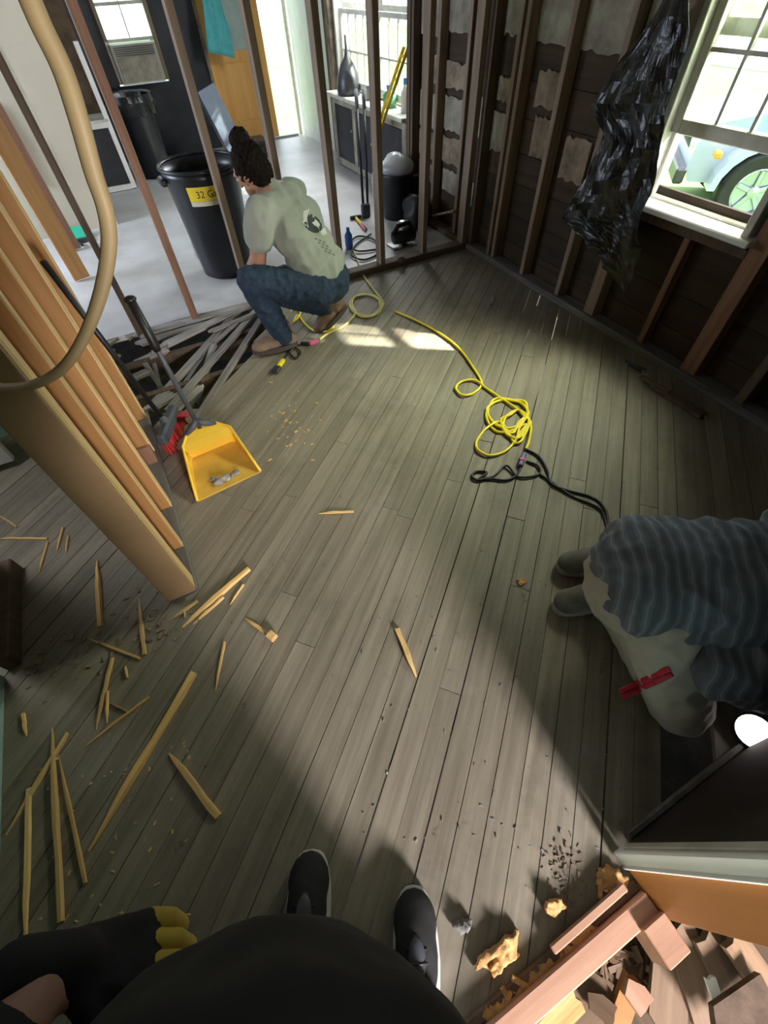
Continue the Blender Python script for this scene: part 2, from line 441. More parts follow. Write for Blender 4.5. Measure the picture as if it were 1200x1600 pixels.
# ------------------------------------------------------------------ window in the right wall (lower sash pushed up)
def window_x(name, x, ya, yb, z0, z1, sash0, rails, nmun, label, m='offwhite', upper=None):
    """window in a wall of constant x; jambs, stool, a sash from sash0 up with muntins and panes"""
    w = root(name, (x, (ya+yb)/2, z0), kind='structure', label=label, cat='window')
    for y, s in ((ya, 1), (yb, -1)):
        mb = MB(); mb.box((x, y+s*.018, (z0+z1)/2), (.16, .036, z1-z0), None, .003); part(mb, 'jamb', M[m], w)
        mb = MB(); mb.box((x+.01, y+s*.045, (z0+z1)/2), (.022, .018, z1-z0)); part(mb, 'stop', M['white'], w)
    mb = MB(); mb.box((x, (ya+yb)/2, z1), (.16, yb-ya, .04), None, .003); part(mb, 'head_jamb', M[m], w)
    a, b = ya+.036, yb-.036
    def sash(xs, zlo, zhi, rl):
        st = root  # noqa
        for y in (a+.022, b-.022):
            mb = MB(); mb.box((xs, y, (zlo+zhi)/2), (.032, .044, zhi-zlo), None, .003); part(mb, 'sash_stile', M[m], w)
        for z_, h in ((zlo+.03, .06), (zhi-.02, .04)):
            mb = MB(); mb.box((xs, (a+b)/2, z_), (.034, b-a-.088, h), None, .004); part(mb, 'sash_rail', M[m], w)
        ys = [a+.044 + (b-a-.088)*i/(nmun+1) for i in range(nmun+2)]
        zs = [zlo+.06] + list(rl) + [zhi-.04]
        for y in ys[1:-1]:
            mb = MB(); mb.box((xs, y, (zs[0]+zs[-1])/2), (.02, .016, zs[-1]-zs[0])); part(mb, 'muntin', M[m], w)
        for z_ in rl:
            mb = MB(); mb.box((xs+.001, (a+b)/2, z_), (.02, b-a-.088, .016)); part(mb, 'muntin', M[m], w)
        for i in range(len(ys)-1):
            for j in range(len(zs)-1):
                mb = MB(); mb.box((xs+.004, (ys[i]+ys[i+1])/2, (zs[j]+zs[j+1])/2), (.003, ys[i+1]-ys[i]-.014, zs[j+1]-zs[j]-.014)); part(mb, 'pane', M['glass'], w)
    sash(x-.015, sash0, min(z1, sash0+rails[0]), rails[1])
    if upper: sash(x+.028, upper[0], z1, upper[1])
    return w
w1 = window_x('window_1', 2.68, 1.235, 1.925, .72, 2.04, 1.035, (.62, (1.33,)), 2, 'tall white sash window in stud wall with lower sash pushed up', 'offwhite', (1.37, (1.70,)))
mb = MB(); mb.box((2.66, 1.575, .735), (.21, .76, .03), None, .006); part(mb, 'stool', M['white'], w1)
mb = MB(); mb.box((2.71, 1.58, .757), (.06, .60, .014), None, .003); part(mb, 'sloped_sill', M['offwhite'], w1)
mb = MB(); mb.box((2.745, 1.96, 1.38), (.03, .07, 1.3), None, .003); mb.box((2.745, 1.2, 1.38), (.03, .07, 1.3), None, .003); part(mb, 'outer_casing', M['offwhite'], w1)
# ------------------------------------------------------------------ rear partition: bare studs
wp = root('wall_partition', (1.2, 3.5, 0), kind='structure', label='open partition of bare studs between plank floor and rear room', cat='wall')
for x, w, m in ((-.245, .036, 'stud_dark'), (.165, .05, 'stud_red'), (.605, .042, 'stud_old'), (1.00, .042, 'stud_old'), (1.385, .046, 'stud_old'), (1.765, .044, 'stud_old'), (2.17, .044, 'stud_old'), (2.585, .05, 'stud_old')):
    stud(wp, x-w/2, x+w/2, 3.458, 3.545, m, .04 if x > 1.2 else -.10)
mb = MB(); mb.box((1.945, 3.50, .024), (1.37, .10, .052), None, .006); part(mb, 'sole_plate', M['plate_dark'], wp)
mb = MB(); mb.box((1.2, 3.50, ZT+.02), (2.9, .09, .04)); part(mb, 'top_plate', M['stud_dark'], wp)
mb = MB(); mb.box((-.215, 3.475, 1.45), (.012, .03, 1.1)); part(mb, 'drywall_edge', M['offwhite'], wp)
mb = MB(); mb.ell((1.93, 3.44, .055), (.035, .03, .03), 10, 6); part(mb, 'plaster_lump', M['plate_dark'], wp, True)
# ------------------------------------------------------------------ stub wall of honey pine on the left
ws = root('wall_stub', (-.405, 1.8, 0), kind='structure', label='short honey pine stud wall ending in a tan painted post', cat='wall')
XA, XB = -.462, -.350
mb = MB(); mb.box(((XA+XB)/2, 1.151, (.03+ZT)/2), (XB-XA, .014, ZT-.03), None, .002); part(mb, 'end_panel', M['tanpaint'], ws)
for (y0, y1, xa, zb, mm) in ((1.160, 1.180, XA, .03, 'pine_edge'), (1.182, 1.222, XA, .03, 'stud_new'), (1.395, 1.425, XA, .03, 'stud_new'), (1.66, 1.70, XA, .03, 'stud_new'), (2.03, 2.05, XA, .14, 'stud_new'), (2.07, 2.09, XA, .06, 'stud_red'), (2.42, 2.455, XA, .03, 'stud_new')):
    stud(ws, xa+.026, XB-.005, y0, y1, mm, zb, ZT)
    mb = MB(); mb.box((XB-.002, (y0+y1)/2, (zb+ZT)/2), (.006, y1-y0-.002, ZT-zb)); part(mb, 'pale_edge', M['pine_edge'], ws)
mb = MB(); mb.box((XA+.019, 1.81, ZT/2), (.012, 1.29, ZT)); part(mb, 'back_panel', M['orange'], ws)
mb = MB(); mb.box((XA+.006, 1.81, ZT/2), (.012, 1.29, ZT)); part(mb, 'drywall_face', M['cream'], ws)
mb = MB(); mb.box(((XA+XB)/2, 1.83, .015), (XB-XA+.02, 1.34, .03), None, .006); part(mb, 'sole_plate', M['plate_grey'], ws)
mb = MB(); mb.box(((XA+XB)/2, 2.06, .085), (.10, .10, .11), None, .003); part(mb, 'block', M['stud_red'], ws)
mb = MB(); mb.box(((XA+XB)/2, 1.83, ZT+.02), (XB-XA, 1.34, .04)); part(mb, 'top_plate', M['stud_dark'], ws)
# ------------------------------------------------------------------ hall on the left
mb = MB(); mb.box((-1.115, -.42, ZT/2), (.05, 3.14, ZT)); setp(thing(mb, 'wall_left', M['teal']), kind='structure', label='pale teal wall at the edge of the dark hall floor', cat='wall')
mb = MB(); mb.box((-1.055, 1.42, .04), (.055, .50, .08), None, .006); setp(thing(mb, 'trim_1', M['stud_dark']), kind='structure', label='dark brown door sill lying on the hall planks', cat='trim')
mb = MB(); mb.box((-1.10, 1.45, 1.2), (.02, .42, 2.4)); setp(thing(mb, 'trim_2', M['teal']), kind='structure', label='grey green panel behind the dark door post', cat='trim')
mb = MB(); mb.box((-1.40, 2.42, 1.22), (.72, .04, 2.36), None, .004); setp(thing(mb, 'door_1', M['white']), kind='structure', label='white door slab hanging at the end of the hall', cat='door')
mb = MB(); mb.box((-1.30, 2.75, ZT/2), (1.7, .05, ZT)); setp(thing(mb, 'wall_hall', M['teal']), kind='structure', label='teal wall closing the hall behind white door slab', cat='wall')
mb = MB(); mb.box((-1.78, 1.2, ZT/2), (.05, 3.4, ZT)); setp(thing(mb, 'wall_hall_side', M['brownwall']), kind='structure', label='brown bare side wall of the dark hall', cat='wall')
# ------------------------------------------------------------------ wall and opening at the photographer's back
M['shadeface'] = mat('wall board darkened for shade', (.028, .020, .013), .85, .3, 6)  # deep shade on the wall side put into the board colour
wb = root('wall_near', (.9, -.39, 0), kind='structure', label='torn out wall with white casing and orange board end', cat='wall')
mb = MB(); mb.box((.12, -.424, .022), (.84, .052, .045), None, .004); part(mb, 'sole_plate', M['plate_pink'], wb)
mb = MB(); mb.box((.14, -.385, .010), (.80, .026, .02), None, .004); part(mb, 'rotten_strip', M['stud_dark'], wb)
mb = MB(); mb.bar((.24, -.372, .030), (.50, -.366, .038), .020, .018, (0, 0, 1), .003); part(mb, 'split_strip', M['plate_pink'], wb)
mb = MB(); mb.box((.551, -.405, 1.22), (.02, .115, 2.4), None, .002); part(mb, 'end_board', M['orange'], wb)
mb = MB()
for (y, t, x) in ((-.318, .036, .548), (-.340, .010, .545)): mb.box((x, y, 1.22), (.03, t, 2.4), None, .004)
part(mb, 'casing', mat('bright white casing paint', (.90, .89, .84), .4, .03, 6), wb)
mb = MB(); mb.box((.556, -.298, 1.25), (.022, .010, 2.34), None, .002); part(mb, 'casing_bead', M['offwhite'], wb)
mb = MB(); mb.box((1.62, -.312, 1.22), (2.1, .014, 2.4)); part(mb, 'drywall_face', M['shadeface'], wb)
mb = MB(); mb.bar((.60, -.295, .012), (1.9, -.295, .012), .018, .03, (0, 0, 1), .004); part(mb, 'base_strip', M['plate_grey'], wb)
mb = MB(); mb.box((1.62, -.46, 1.22), (2.1, .014, 2.4)); part(mb, 'drywall_face', M['brownwall'], wb)
mb = MB(); mb.box((.505, -.485, .02), (.075, .085, .10), None, .003); part(mb, 'block', M['plate_pink'], wb)
mb = MB(); mb.box((-.58, -.424, .022), (.55, .052, .045), None, .004); part(mb, 'sole_plate', M['plate_dark'], wb)
mb = MB(); mb.box((-.595, -.445, 1.22), (1.03, .08, 2.4)); part(mb, 'drywall_face', M['shadeface'], wb)  # unseen panel, its edge set to throw shade over the near left planks
# room behind the photographer: shell with the window that lights the near floor
mb = MB()
for (x, sx, za, zb) in ((-1.35, 2.7, 0, 2.45), (1.90, 1.9, 0, 2.45), (.475, .95, 0, .62), (.475, .95, 1.70, 2.45)): mb.box((x, -2.44, (za+zb)/2-.02), (sx, .06, zb-za))
setp(thing(mb, 'wall_behind', M['brownwall']), kind='structure', label='brown wall with a window behind the torn out wall', cat='wall')
mb = MB(); mb.box((0, -1.42, -.35), (5.6, 1.96, .05)); setp(thing(mb, 'floor_behind', M['joist']), kind='structure', label='low dark floor littered with scrap boards behind the sole plate', cat='floor')
mb = MB(); mb.box((2.80, -1.5, ZT/2-.2), (.05, 2.2, ZT+.4)); setp(thing(mb, 'wall_behind_right', M['brownwall']), kind='structure', label='brown wall of the room behind the casing', cat='wall')
# ------------------------------------------------------------------ ceiling
mb = MB(); mb.box((.5, 3.0, ZT+.09), (7.0, 11.2, .06)); setp(thing(mb, 'ceiling', M['ceil']), kind='structure', label='dull plaster ceiling over both rooms', cat='ceiling')
# ------------------------------------------------------------------ rear room shell
wrr = root('wall_rear_right', (2.75, 5, 0), kind='structure', label='rear room outer wall with bare studs and plaster scraps', cat='wall')
for y, m in ((3.72, 'stud_old'), (4.12, 'stud_old'), (4.52, 'stud_dark')): stud(wrr, 2.64, 2.72, y-.02, y+.02, m, .04)
mb = MB(); mb.box((2.735, 4.13, ZT/2), (.02, 1.14, ZT)); part(mb, 'sheathing_board', M['sheath'], wrr)
for (ya, yb, za, zb, m) in ((3.75, 4.09, 1.28, 2.3, 'plaster'), (4.15, 4.49, 1.25, 2.3, 'plaster'), (3.75, 4.09, .98, 1.12, 'plaster_tan'), (3.76, 4.08, .72, .93, 'plaster'), (4.15, 4.48, .70, .92, 'plaster'), (3.76, 4.08, .50, .68, 'plaster_tan'),
                            (4.15, 4.48, .48, .66, 'plaster_tan'), (3.76, 4.05, .30, .46, 'plaster'), (3.57, 3.69, .28, .44, 'plaster'), (4.15, 4.48, .30, .44, 'plaster_tan'), (3.57, 3.69, .74, .98, 'plaster'), (4.15, 4.45, .98, 1.15, 'plaster_tan')):
    patch(wrr, 2.722, ya, yb, za, zb, m)
mb = MB(); mb.box((2.655, 4.1, .020), (.11, 1.1, .04), None, .005); part(mb, 'sole_plate', M['plate_dark'], wrr)
for (ya, yb, za, zb, m) in ((4.55, 4.78, 0, ZT, 'stud_dark'), (6.62, 7.15, 0, ZT, 'brownwall'), (7.15, 8.35, 0, ZT, 'white'), (4.78, 6.62, 1.95, ZT, 'brownwall'), (4.78, 6.62, 0, .70, 'brownwall')):
    mb = MB(); mb.box((2.98, (ya+yb)/2, (za+zb)/2), (.06, yb-ya, zb-za)); part(mb, 'wall_panel', M[m], wrr)
mb = MB(); mb.box((2.82, 4.60, ZT/2), (.34, .06, ZT)); part(mb, 'corner_post', M['stud_dark'], wrr)
mb = MB(); mb.box((2.90, 6.72, ZT/2), (.16, .10, ZT), None, .004); part(mb, 'corner_post', M['plaster_tan'], wrr)
w2 = window_x('window_2', 2.93, 4.80, 5.69, .72, 1.95, .73, (.60, (1.02,)), 3, 'bright rear window with small panes above the built in cabinet', 'offwhite', (1.31, (1.62,)))
w3 = window_x('window_3', 2.93, 5.73, 6.60, .72, 1.95, .73, (.60, (1.02,)), 3, 'bright rear window beside the dark cone shaped lamp', 'offwhite', (1.31, (1.62,)))
# back wall y = 8.4 with air conditioner window and double door
wk = root('wall_back', (.5, 8.42, 0), kind='structure', label='charcoal painted back wall with window and door', cat='wall')
for (xa, xb, za, zb, m) in ((-3.5, .30, 0, ZT, 'brownwall'), (.30, .58, 0, ZT, 'blackwall'), (1.20, 1.74, 0, ZT, 'blackwall'), (.58, 1.20, 0, .74, 'blackwall'), (.58, 1.20, 1.95, ZT, 'blackwall'), (1.74, 2.95, 2.05, ZT, 'brownwall'), (2.90, 3.0, 0, 2.05, 'offwhite')):
    mb = MB(); mb.box(((xa+xb)/2, 8.43, (za+zb)/2), (xb-xa, .07, zb-za)); part(mb, 'wall_panel', M[m], wk)
w4 = root('window_4', (.89, 8.40, .75), kind='structure', label='small back window above the air conditioner', cat='window')
for x in (.60, 1.18):
    mb = MB(); mb.box((x, 8.39, 1.36), (.045, .08, 1.2), None, .003); part(mb, 'jamb', M['stud_old'], w4)
for z_ in (1.13, 1.42, 1.93):
    mb = MB(); mb.box((.89, 8.40, z_), (.535, .04, .03), None, .003); part(mb, 'sash_rail', M['offwhite'], w4)
mb = MB(); mb.box((.89, 8.40, 1.53), (.014, .02, .8)); part(mb, 'muntin', M['offwhite'], w4)
for xa, xb in ((.625, .883), (.897, 1.155)):
    for za, zb in ((1.145, 1.405), (1.435, 1.915)):
        mb = MB(); mb.box(((xa+xb)/2, 8.405, (za+zb)/2), (xb-xa, .003, zb-za)); part(mb, 'pane', M['glass'], w4)
M['doorwood'] = wood('orange varnished door', (.88, .50, .17), (.70, .34, .09), 2, .35, 9, .05, .1)
d2 = root('door_2', (2.16, 8.40, 0), kind='structure', label='orange varnished wooden door with a frosted upper pane', cat='door')
for (xa, xb, za, zb) in ((1.78, 1.88, .01, 2.02), (2.46, 2.56, .01, 2.02), (1.88, 2.46, .01, .25), (1.88, 2.46, .84, .95), (1.88, 2.46, 1.9, 2.02)):
    mb = MB(); mb.box(((xa+xb)/2, 8.40, (za+zb)/2), (xb-xa, .04, zb-za), None, .003); part(mb, 'rail', M['doorwood'], d2)
mb = MB(); mb.box((2.17, 8.405, .545), (.58, .02, .59), None, .002); part(mb, 'panel', M['doorwood'], d2)
M['frost'] = mat('frosted glass', (.42, .52, .50), .3, .1, 6)
mb = MB(); mb.box((2.17, 8.405, 1.425), (.58, .008, .95)); part(mb, 'pane', M['frost'], d2)
mb = MB(); mb.box((1.755, 8.39, 1.02), (.035, .09, 2.05), None, .003); mb.box((2.32, 8.39, 2.04), (1.15, .09, .035)); part(mb, 'door_frame', M['plaster_tan'], d2)
mb = MB(); mb.box((2.60, 8.39, .015), (.5, .14, .03), None, .003); part(mb, 'threshold', M['offwhite'], d2)
mb = MB(); mb.box((-3.02, 6.0, ZT/2), (.06, 5.0, ZT)); setp(thing(mb, 'wall_rear_left', M['cream']), kind='structure', label='cream left wall of the rear room', cat='wall')
mb = MB(); mb.box((-1.84, 3.50, ZT/2), (2.36, .07, ZT)); setp(thing(mb, 'wall_rear_front', M['cream']), kind='structure', label='cream wall between the hall and the rear room', cat='wall')
# ------------------------------------------------------------------ OUTDOORS
M['grass'] = mat('sunny lawn', (.15, .25, .07), .9, .3, 1.1, bump=.3, col2=(.08, .16, .04))
M['leaf'] = mat('leaf green', (.10, .20, .04), .6, .3, 2)
M['bark'] = mat('bark', (.10, .07, .05), .9, .3, 8, bump=.6)
M['gravel'] = mat('pale gravel', (.62, .60, .55), .9, .1, 9)
mb = MB(); mb.box((10, 4, -.72), (70, 70, .1)); setp(thing(mb, 'lawn', M['grass']), kind='structure', label='sunlit lawn outside the windows', cat='lawn')
mb = MB(); mb.box((22, 14, -.655), (9, 50, .02)); setp(thing(mb, 'driveway', M['gravel']), kind='structure', label='pale gravel road beyond the lawn', cat='road')
def tree(loc, crown, rad, n, label):
    r0 = random.Random(5)
    t = root('shade_tree', loc, label=label, cat='tree')
    mb = MB(); c = V(crown); b = V(loc)
    mid = b.lerp(c, .5)+V((.08, .05, 0))
    mb.tube([b, mid, c], [.14, .10, .05], 10); part(mb, 'trunk', M['bark'], t, True)
    mb = MB()
    for _ in range(5):
        e = c + V((r0.uniform(-.7, .7)*rad[0], r0.uniform(-.7, .7)*rad[1], r0.uniform(-.5, .6)*rad[2])); mb.tube([mid.lerp(c, .6), (c+e)/2+V((0, 0, .05)), e], [.05, .03, .01], 6)
    part(mb, 'branches', M['bark'], t, True)
    mb = MB()
    for _ in range(n):
        while True:
            q = V((r0.uniform(-1, 1), r0.uniform(-1, 1), r0.uniform(-1, 1)))
            if q.length < 1: break
        p = c + V((q.x*rad[0], q.y*rad[1], q.z*rad[2]))
        a = V((r0.gauss(0, 1), r0.gauss(0, 1), r0.gauss(0, .6))).normalized(); bb = a.orthogonal().normalized()
        L = r0.uniform(.07, .13)
        mb.add([p, p+a*L*.5+bb*L*.3, p+a*L, p+a*L*.5-bb*L*.3], [(0, 1, 2, 3)])
    f = part(mb, 'foliage', M['leaf'], t); f['kind'] = 'stuff'
    return t
tree((7.8, -1.25, -.67), (7.8, -1.25, 5.25), (.9, .98, 1.3), 2600, 'leafy shade tree on the lawn toward the sun from the big window')
tree((9.4, 1.1, -.67), (9.4, 1.1, 6.1), (1.4, 2.0, 1.5), 4200, 'unseen broad leafy tree added to shade the rear windows')  # out of view, put there to block sun at the rear windows
# parked off-road car seen through the window
M['carpaint'] = mat('pale car paint', (.36, .43, .52), .25, .03, 2, coat=.5)
M['carglass'] = mat('dark car glass', (.03, .04, .05), .08, .1, 2)
M['rim'] = mat('silver rim', (.40, .44, .52), .25, .05, 5, metal=.8)
M['amber'] = mat('amber lens', (.8, .30, .03), .25, .05, 5)
def car():
    fw = V((-.7071, .7071, 0)); lf = V((-.7071, -.7071, 0)); o0 = V((7.46, 4.07, -.66))
    R = Matrix((fw, lf, V((0, 0, 1)))).transposed()
    t = root('parked_car', o0, label='pale parked off-road car on the lawn outside the big window', cat='car')
    Rp = R @ Matrix(((1, 0, 0), (0, 0, -1), (0, 1, 0)))     # profile (x, z) extruded across
    prof = [(.72, .42), (.80, .55), (.78, .80), (.66, .98), (.2, 1.08), (-.55, 1.12), (-.60, .42)]
    mb = MB(); mb.prism(prof, -.62, .62, Rp, o0); part(mb, 'hood', M['carpaint'], t)
    mb = MB(); mb.prism([(-.55, .40), (-.55, 1.14), (-2.9, 1.14), (-3.15, .95), (-3.15, .45)], -.74, .74, Rp, o0); part(mb, 'body', M['carpaint'], t)
    mb = MB(); mb.prism([(-.60, 1.14), (-.95, 1.68), (-2.9, 1.70), (-3.05, 1.14)], -.66, .66, Rp, o0); part(mb, 'cabin', M['carglass'], t)
    mb = MB(); mb.prism([(-.92, 1.68), (-.98, 1.74), (-2.9, 1.76), (-2.92, 1.69)], -.69, .69, Rp, o0); part(mb, 'roof', M['carpaint'], t)
    for x in (0, -2.35):
        for s in (1, -1):
            arc = [(x+.52*math.cos(a), .40+.50*math.sin(a)) for a in [math.pi*i/10 for i in range(11)]] + [(x+.44*math.cos(a), .40+.42*math.sin(a)) for a in [math.pi*(10-i)/10 for i in range(11)]]
            mb = MB(); mb.prism(arc, -.14, .14, Rp, o0 + lf*(s*.74)); part(mb, 'fender', M['carpaint'], t)
            c = o0 + fw*x + lf*(s*.76) + V((0, 0, .40))
            Rw = R @ Matrix(((1, 0, 0), (0, 0, 1), (0, -1, 0)))   # wheel axis across the car
            mb = MB(); mb.lathe([(.24, -.11), (.36, -.12), (.40, -.08), (.40, .08), (.36, .12), (.24, .11), (.24, -.11)], 28, c, Rw); tw = part(mb, 'tire', M['black'], t, False)
            mb = MB(); mb.lathe([(.235, -.06), (.245, .10), (.225, .105), (.205, .05), (.0, .04)], 28, c, Rw if s > 0 else Rw @ Matrix(((1, 0, 0), (0, -1, 0), (0, 0, -1)))); rm = part(mb, 'rim', M['rim'], tw)
            mb = MB()
            for k in range(5):
                a = k*2*math.pi/5+.3; q = lf*(s*.07)
                dd = fw*math.cos(a)+V((0, 0, 1))*math.sin(a)
                mb.bar(c+q+dd*.04, c+q+dd*.215, .05, .025, lf, .006)
            mb.lathe([(.065, .05), (.06, .09), (.0, .10)], 14, c, Rw if s > 0 else Rw @ Matrix(((1, 0, 0), (0, -1, 0), (0, 0, -1))))
            part(mb, 'spokes', M['rim'], tw)
    mb = MB(); mb.box(o0+fw*.86+V((0, 0, .50)), (.12, 1.5, .16), R, .02); part(mb, 'bumper', M['darksteel'], t)
    for s in (1, -1):
        mb = MB(); mb.lathe([(.10, 0), (.10, .02), (.06, .05), (0, .055)], 16, o0+fw*.765+lf*(s*.42)+V((0, 0, .80)), R @ Matrix(((0, 0, 1), (1, 0, 0), (0, 1, 0)))); part(mb, 'headlight', M['white'], t)
        mb = MB(); mb.box(o0+fw*.56+lf*(s*.80)+V((0, 0, .74)), (.08, .14, .06), R, .01); part(mb, 'turn_signal', M['amber'], t)
    for k in range(7):
        mb = MB(); mb.box(o0+fw*.785+lf*((k-3)*.08)+V((0, 0, .78)), (.02, .035, .2), R, .004); part(mb, 'grille_slot', M['black'], t)
car()
# ------------------------------------------------------------------ REAR ROOM THINGS
def panel_wall():
    mb = MB(); R = Matrix(((1, 0, 0), (0, 0, -1), (0, 1, 0)))
    mb.prism([(-.11, 0), (-.02, .7), (-.0, 1.5), (0, ZT), (-2.98, ZT), (-2.98, 0)], -.012, .05, R, (0, 6.0, 0))
    setp(thing(mb, 'wall_rear_partition', M['cream']), kind='structure', label='cream drywall partition standing in the rear room', cat='wall')
panel_wall()
# air conditioner
ac = root('air_conditioner', (.865, 8.30, .76), label='cream window air conditioner under the small back window', cat='air conditioner')
M['acw'] = mat('aged white plastic', (.34, .32, .26), .5, .06, 5)
mb = MB(); mb.box((.865, 8.30, .94), (.53, .30, .34), None, .012); part(mb, 'case', M['acw'], ac)
mb = MB(); mb.box((.865, 8.145, .895), (.46, .012, .22), None, .003); part(mb, 'front_panel', M['plaster'], ac)
for k in range(5):
    mb = MB(); mb.box((.865, 8.143, 1.02+k*.017), (.46, .012, .007)); part(mb, 'louver', M['darksteel'], ac)
mb = MB(); mb.box((.865, 8.142, .78), (.50, .014, .012)); part(mb, 'drip_edge', M['offwhite'], ac)
for s in (-1, 1):
    mb = MB(); mb.box((.865+s*.265, 8.36, .95), (.03, .02, .36)); part(mb, 'side_curtain', M['offwhite'], ac)
# white framed cabinet with a dark inside
cb = root('open_cabinet', (-.08, 7.3, 0), label='white framed low cabinet with dark inside beyond the cream partition', cat='cabinet')
for (c, s) in (((.23, 7.12, .62), (.05, .04, 1.22)), ((-.40, 7.12, .32), (.05, .04, .62)), ((-.085, 7.12, .60), (.58, .04, .055)), ((-.085, 7.12, .03), (.58, .04, .05))):
    mb = MB(); mb.box(c, s, None, .003); part(mb, 'face_frame', M['white'], cb)
mb = MB(); mb.box((-.085, 7.32, .32), (.62, .34, .58)); part(mb, 'carcass', M['blackwall'], cb)
mb = MB(); mb.box((-.10, 7.3, .635), (.68, .42, .02), None, .003); part(mb, 'top', M['offwhite'], cb)
# leaning planks
def leaning(name, u, v, w, th, lean, m, label, L=2.2, yaw=0.0):
    p = onz(u, v, 0.0); d = V((lean[0], lean[1], 1)).normalized()
    x = V((math.cos(yaw), math.sin(yaw), 0)); x = (x-d*x.dot(d)).normalized(); y = d.cross(x)
    mb = MB(); mb.box(p+d*(L/2)+V((0, 0, .01)), (w, th, L), Matrix((x, y, d)).transposed(), .003)
    setp(thing(mb, name, M[m]), label=label, cat='plank', group='planks standing in the rear room')
leaning('loose_plank', 130, 437, .13, .025, (-.02, .03), 'stud_new', 'tan plank standing upright on the pale rear floor', 2.2, .3)
leaning('loose_plank', 117, 392, .13, .03, (-.02, .02), 'stud_red', 'reddish brown plank standing upright on the pale rear floor', 2.2, .3)
M['green'] = mat('green plastic', (.03, .42, .26), .4, .08, 5)
p = onz(120, 378)
g = root('floor_scoop', p, label='green plastic scoop lying on the pale rear floor by planks', cat='scoop')
mb = MB(); mb.box(p+V((.0, .05, .05)), (.26, .20, .02), Matrix.Rotation(.35, 3, 'X'), .006); part(mb, 'blade', M['green'], g)
mb = MB(); mb.box(p+V((.02, -.05, .02)), (.26, .05, .035), None, .008); part(mb, 'back', M['darksteel'], g)
mb = MB(); mb.tube([p+V((0, -.07, .02)), p+V((.05, -.2, .025))], .014, 8); part(mb, 'handle', M['darksteel'], g)
def sheet(name, rows, m, nsub, amp, seed, thick=.002, along=V((0, 1, 0)), **k):
    """crumpled hanging sheet: rows of (left, right) world points, top to bottom"""
    nx = nsub; grid = []
    fine = []
    for i in range(len(rows)-1):
        st = 5
        for j in range(st):
            t = j/st; fine.append((rows[i][0].lerp(rows[i+1][0], t), rows[i][1].lerp(rows[i+1][1], t)))
    fine.append(rows[-1])
    mb = MB(); vs_ = []; fs = []
    for i, (a, b) in enumerate(fine):
        for j in range(nx+1):
            t = j/nx; p = a.lerp(b, t)
            hh = p.y if abs(along.x) > .5 else p.x*2.2; q = V((hh*7+seed, p.z*7*(1 if abs(along.x) > .5 else .25), seed*1.7)); q2 = V((hh*19, p.z*14*(1 if abs(along.x) > .5 else .2)+seed, p.x*9))
            d = (noise.noise(q*.8)*.5+.5)*amp + abs(noise.noise(q2*.6))*amp*.5
            jit = V((noise.noise(q2*2.1), noise.noise(q2*2.3+V((3, 1, 2))), noise.noise(q2*1.9+V((7, 7, 1)))))*.004
            vs_.append(p + along*d + jit)
    n = len(fine)
    for i in range(n-1):
        for j in range(nx):
            a = i*(nx+1)+j; fs.append((a, a+1, a+nx+2, a+nx+1))
    mb.add(vs_, fs)
    o = thing(mb, name, m, m is not M['film'], **k)
    sol = o.modifiers.new('thickness', 'SOLIDIFY'); sol.thickness = thick
    return o
M['tealcloth'] = mat('teal cloth', (.10, .46, .50), .85, .12, 9)
M['pinkcloth'] = mat('pink cloth', (.55, .20, .20), .85, .15, 7)
M['greycloth'] = mat('grey cloth', (.16, .17, .18), .85, .2, 7)
Yv = V((0, -1, 0))
sheet('hanging_towel', [(V((1.80, 8.20, 2.0)), V((2.02, 8.2, 2.0))), (ony(314, 0, 8.2), ony(342, 0, 8.2)), (ony(318, 40, 8.2), ony(355, 40, 8.2)), (ony(322, 80, 8.2), ony(365, 90, 8.2))], M['tealcloth'], 14, .10, 2.0, .006, Yv, label='teal towel hanging in front of the orange door', cat='towel')
mb = MB(); mb.tube([V((1.72, 8.20, 2.0)), V((2.10, 8.20, 2.0))], .008, 8); mb.box((1.72, 8.29, 2.0), (.02, .2, .03)); mb.box((2.10, 8.29, 2.0), (.02, .2, .03))
setp(thing(mb, 'towel_rail', M['darksteel']), label='dark rail on the back wall carrying the teal towel', cat='rail')
sheet('hanging_rag', [(V((-.72, 5.93, 1.0)), V((-.62, 5.93, 1.0))), (V((-.73, 5.93, .80)), V((-.60, 5.93, .78))), (V((-.72, 5.93, .62)), V((-.61, 5.93, .56)))], M['pinkcloth'], 8, .04, 4.0, .005, Yv, label='pink rag pinned to the cream partition', cat='rag')
sheet('hanging_rag', [(V((-.66, 5.93, .60)), V((-.60, 5.93, .60))), (V((-.66, 5.93, .44)), V((-.58, 5.93, .42)))], M['greycloth'], 6, .03, 6.0, .005, Yv, label='small grey rag pinned below the pink rag', cat='rag')
# clear plastic panel leaning
M['clear'] = mat('blueish clear plastic', (.22, .27, .36), .12, .15, 3, spec=.8, coat=.5)
pl = root('plastic_tote', (1.60, 7.5, 0), label='long bluish plastic tote leaning behind the front trash can', cat='tote')
a, b = V((1.69, 7.48, .05)), V((1.48, 7.56, .74)); ax = (b-a).normalized(); xx = V((1, .1, 0)); xx = (xx-ax*xx.dot(ax)).normalized(); yy = ax.cross(xx); Rm = Matrix((xx, yy, ax)).transposed()
mb = MB(); mb.box((a+b)/2, (.24, .012, .72), Rm, .003); part(mb, 'bottom_panel', M['clear'], pl)
for s in (-1, 1):
    mb = MB(); mb.box((a+b)/2+xx*(s*.115)+yy*(.06), (.012, .12, .72), Rm, .003); part(mb, 'side_wall', M['clear'], pl)
for s in (-1, 1):
    mb = MB(); mb.box((a+b)/2+ax*(s*.354)+yy*.06, (.22, .12, .012), Rm, .003); part(mb, 'end_wall', M['clear'], pl)
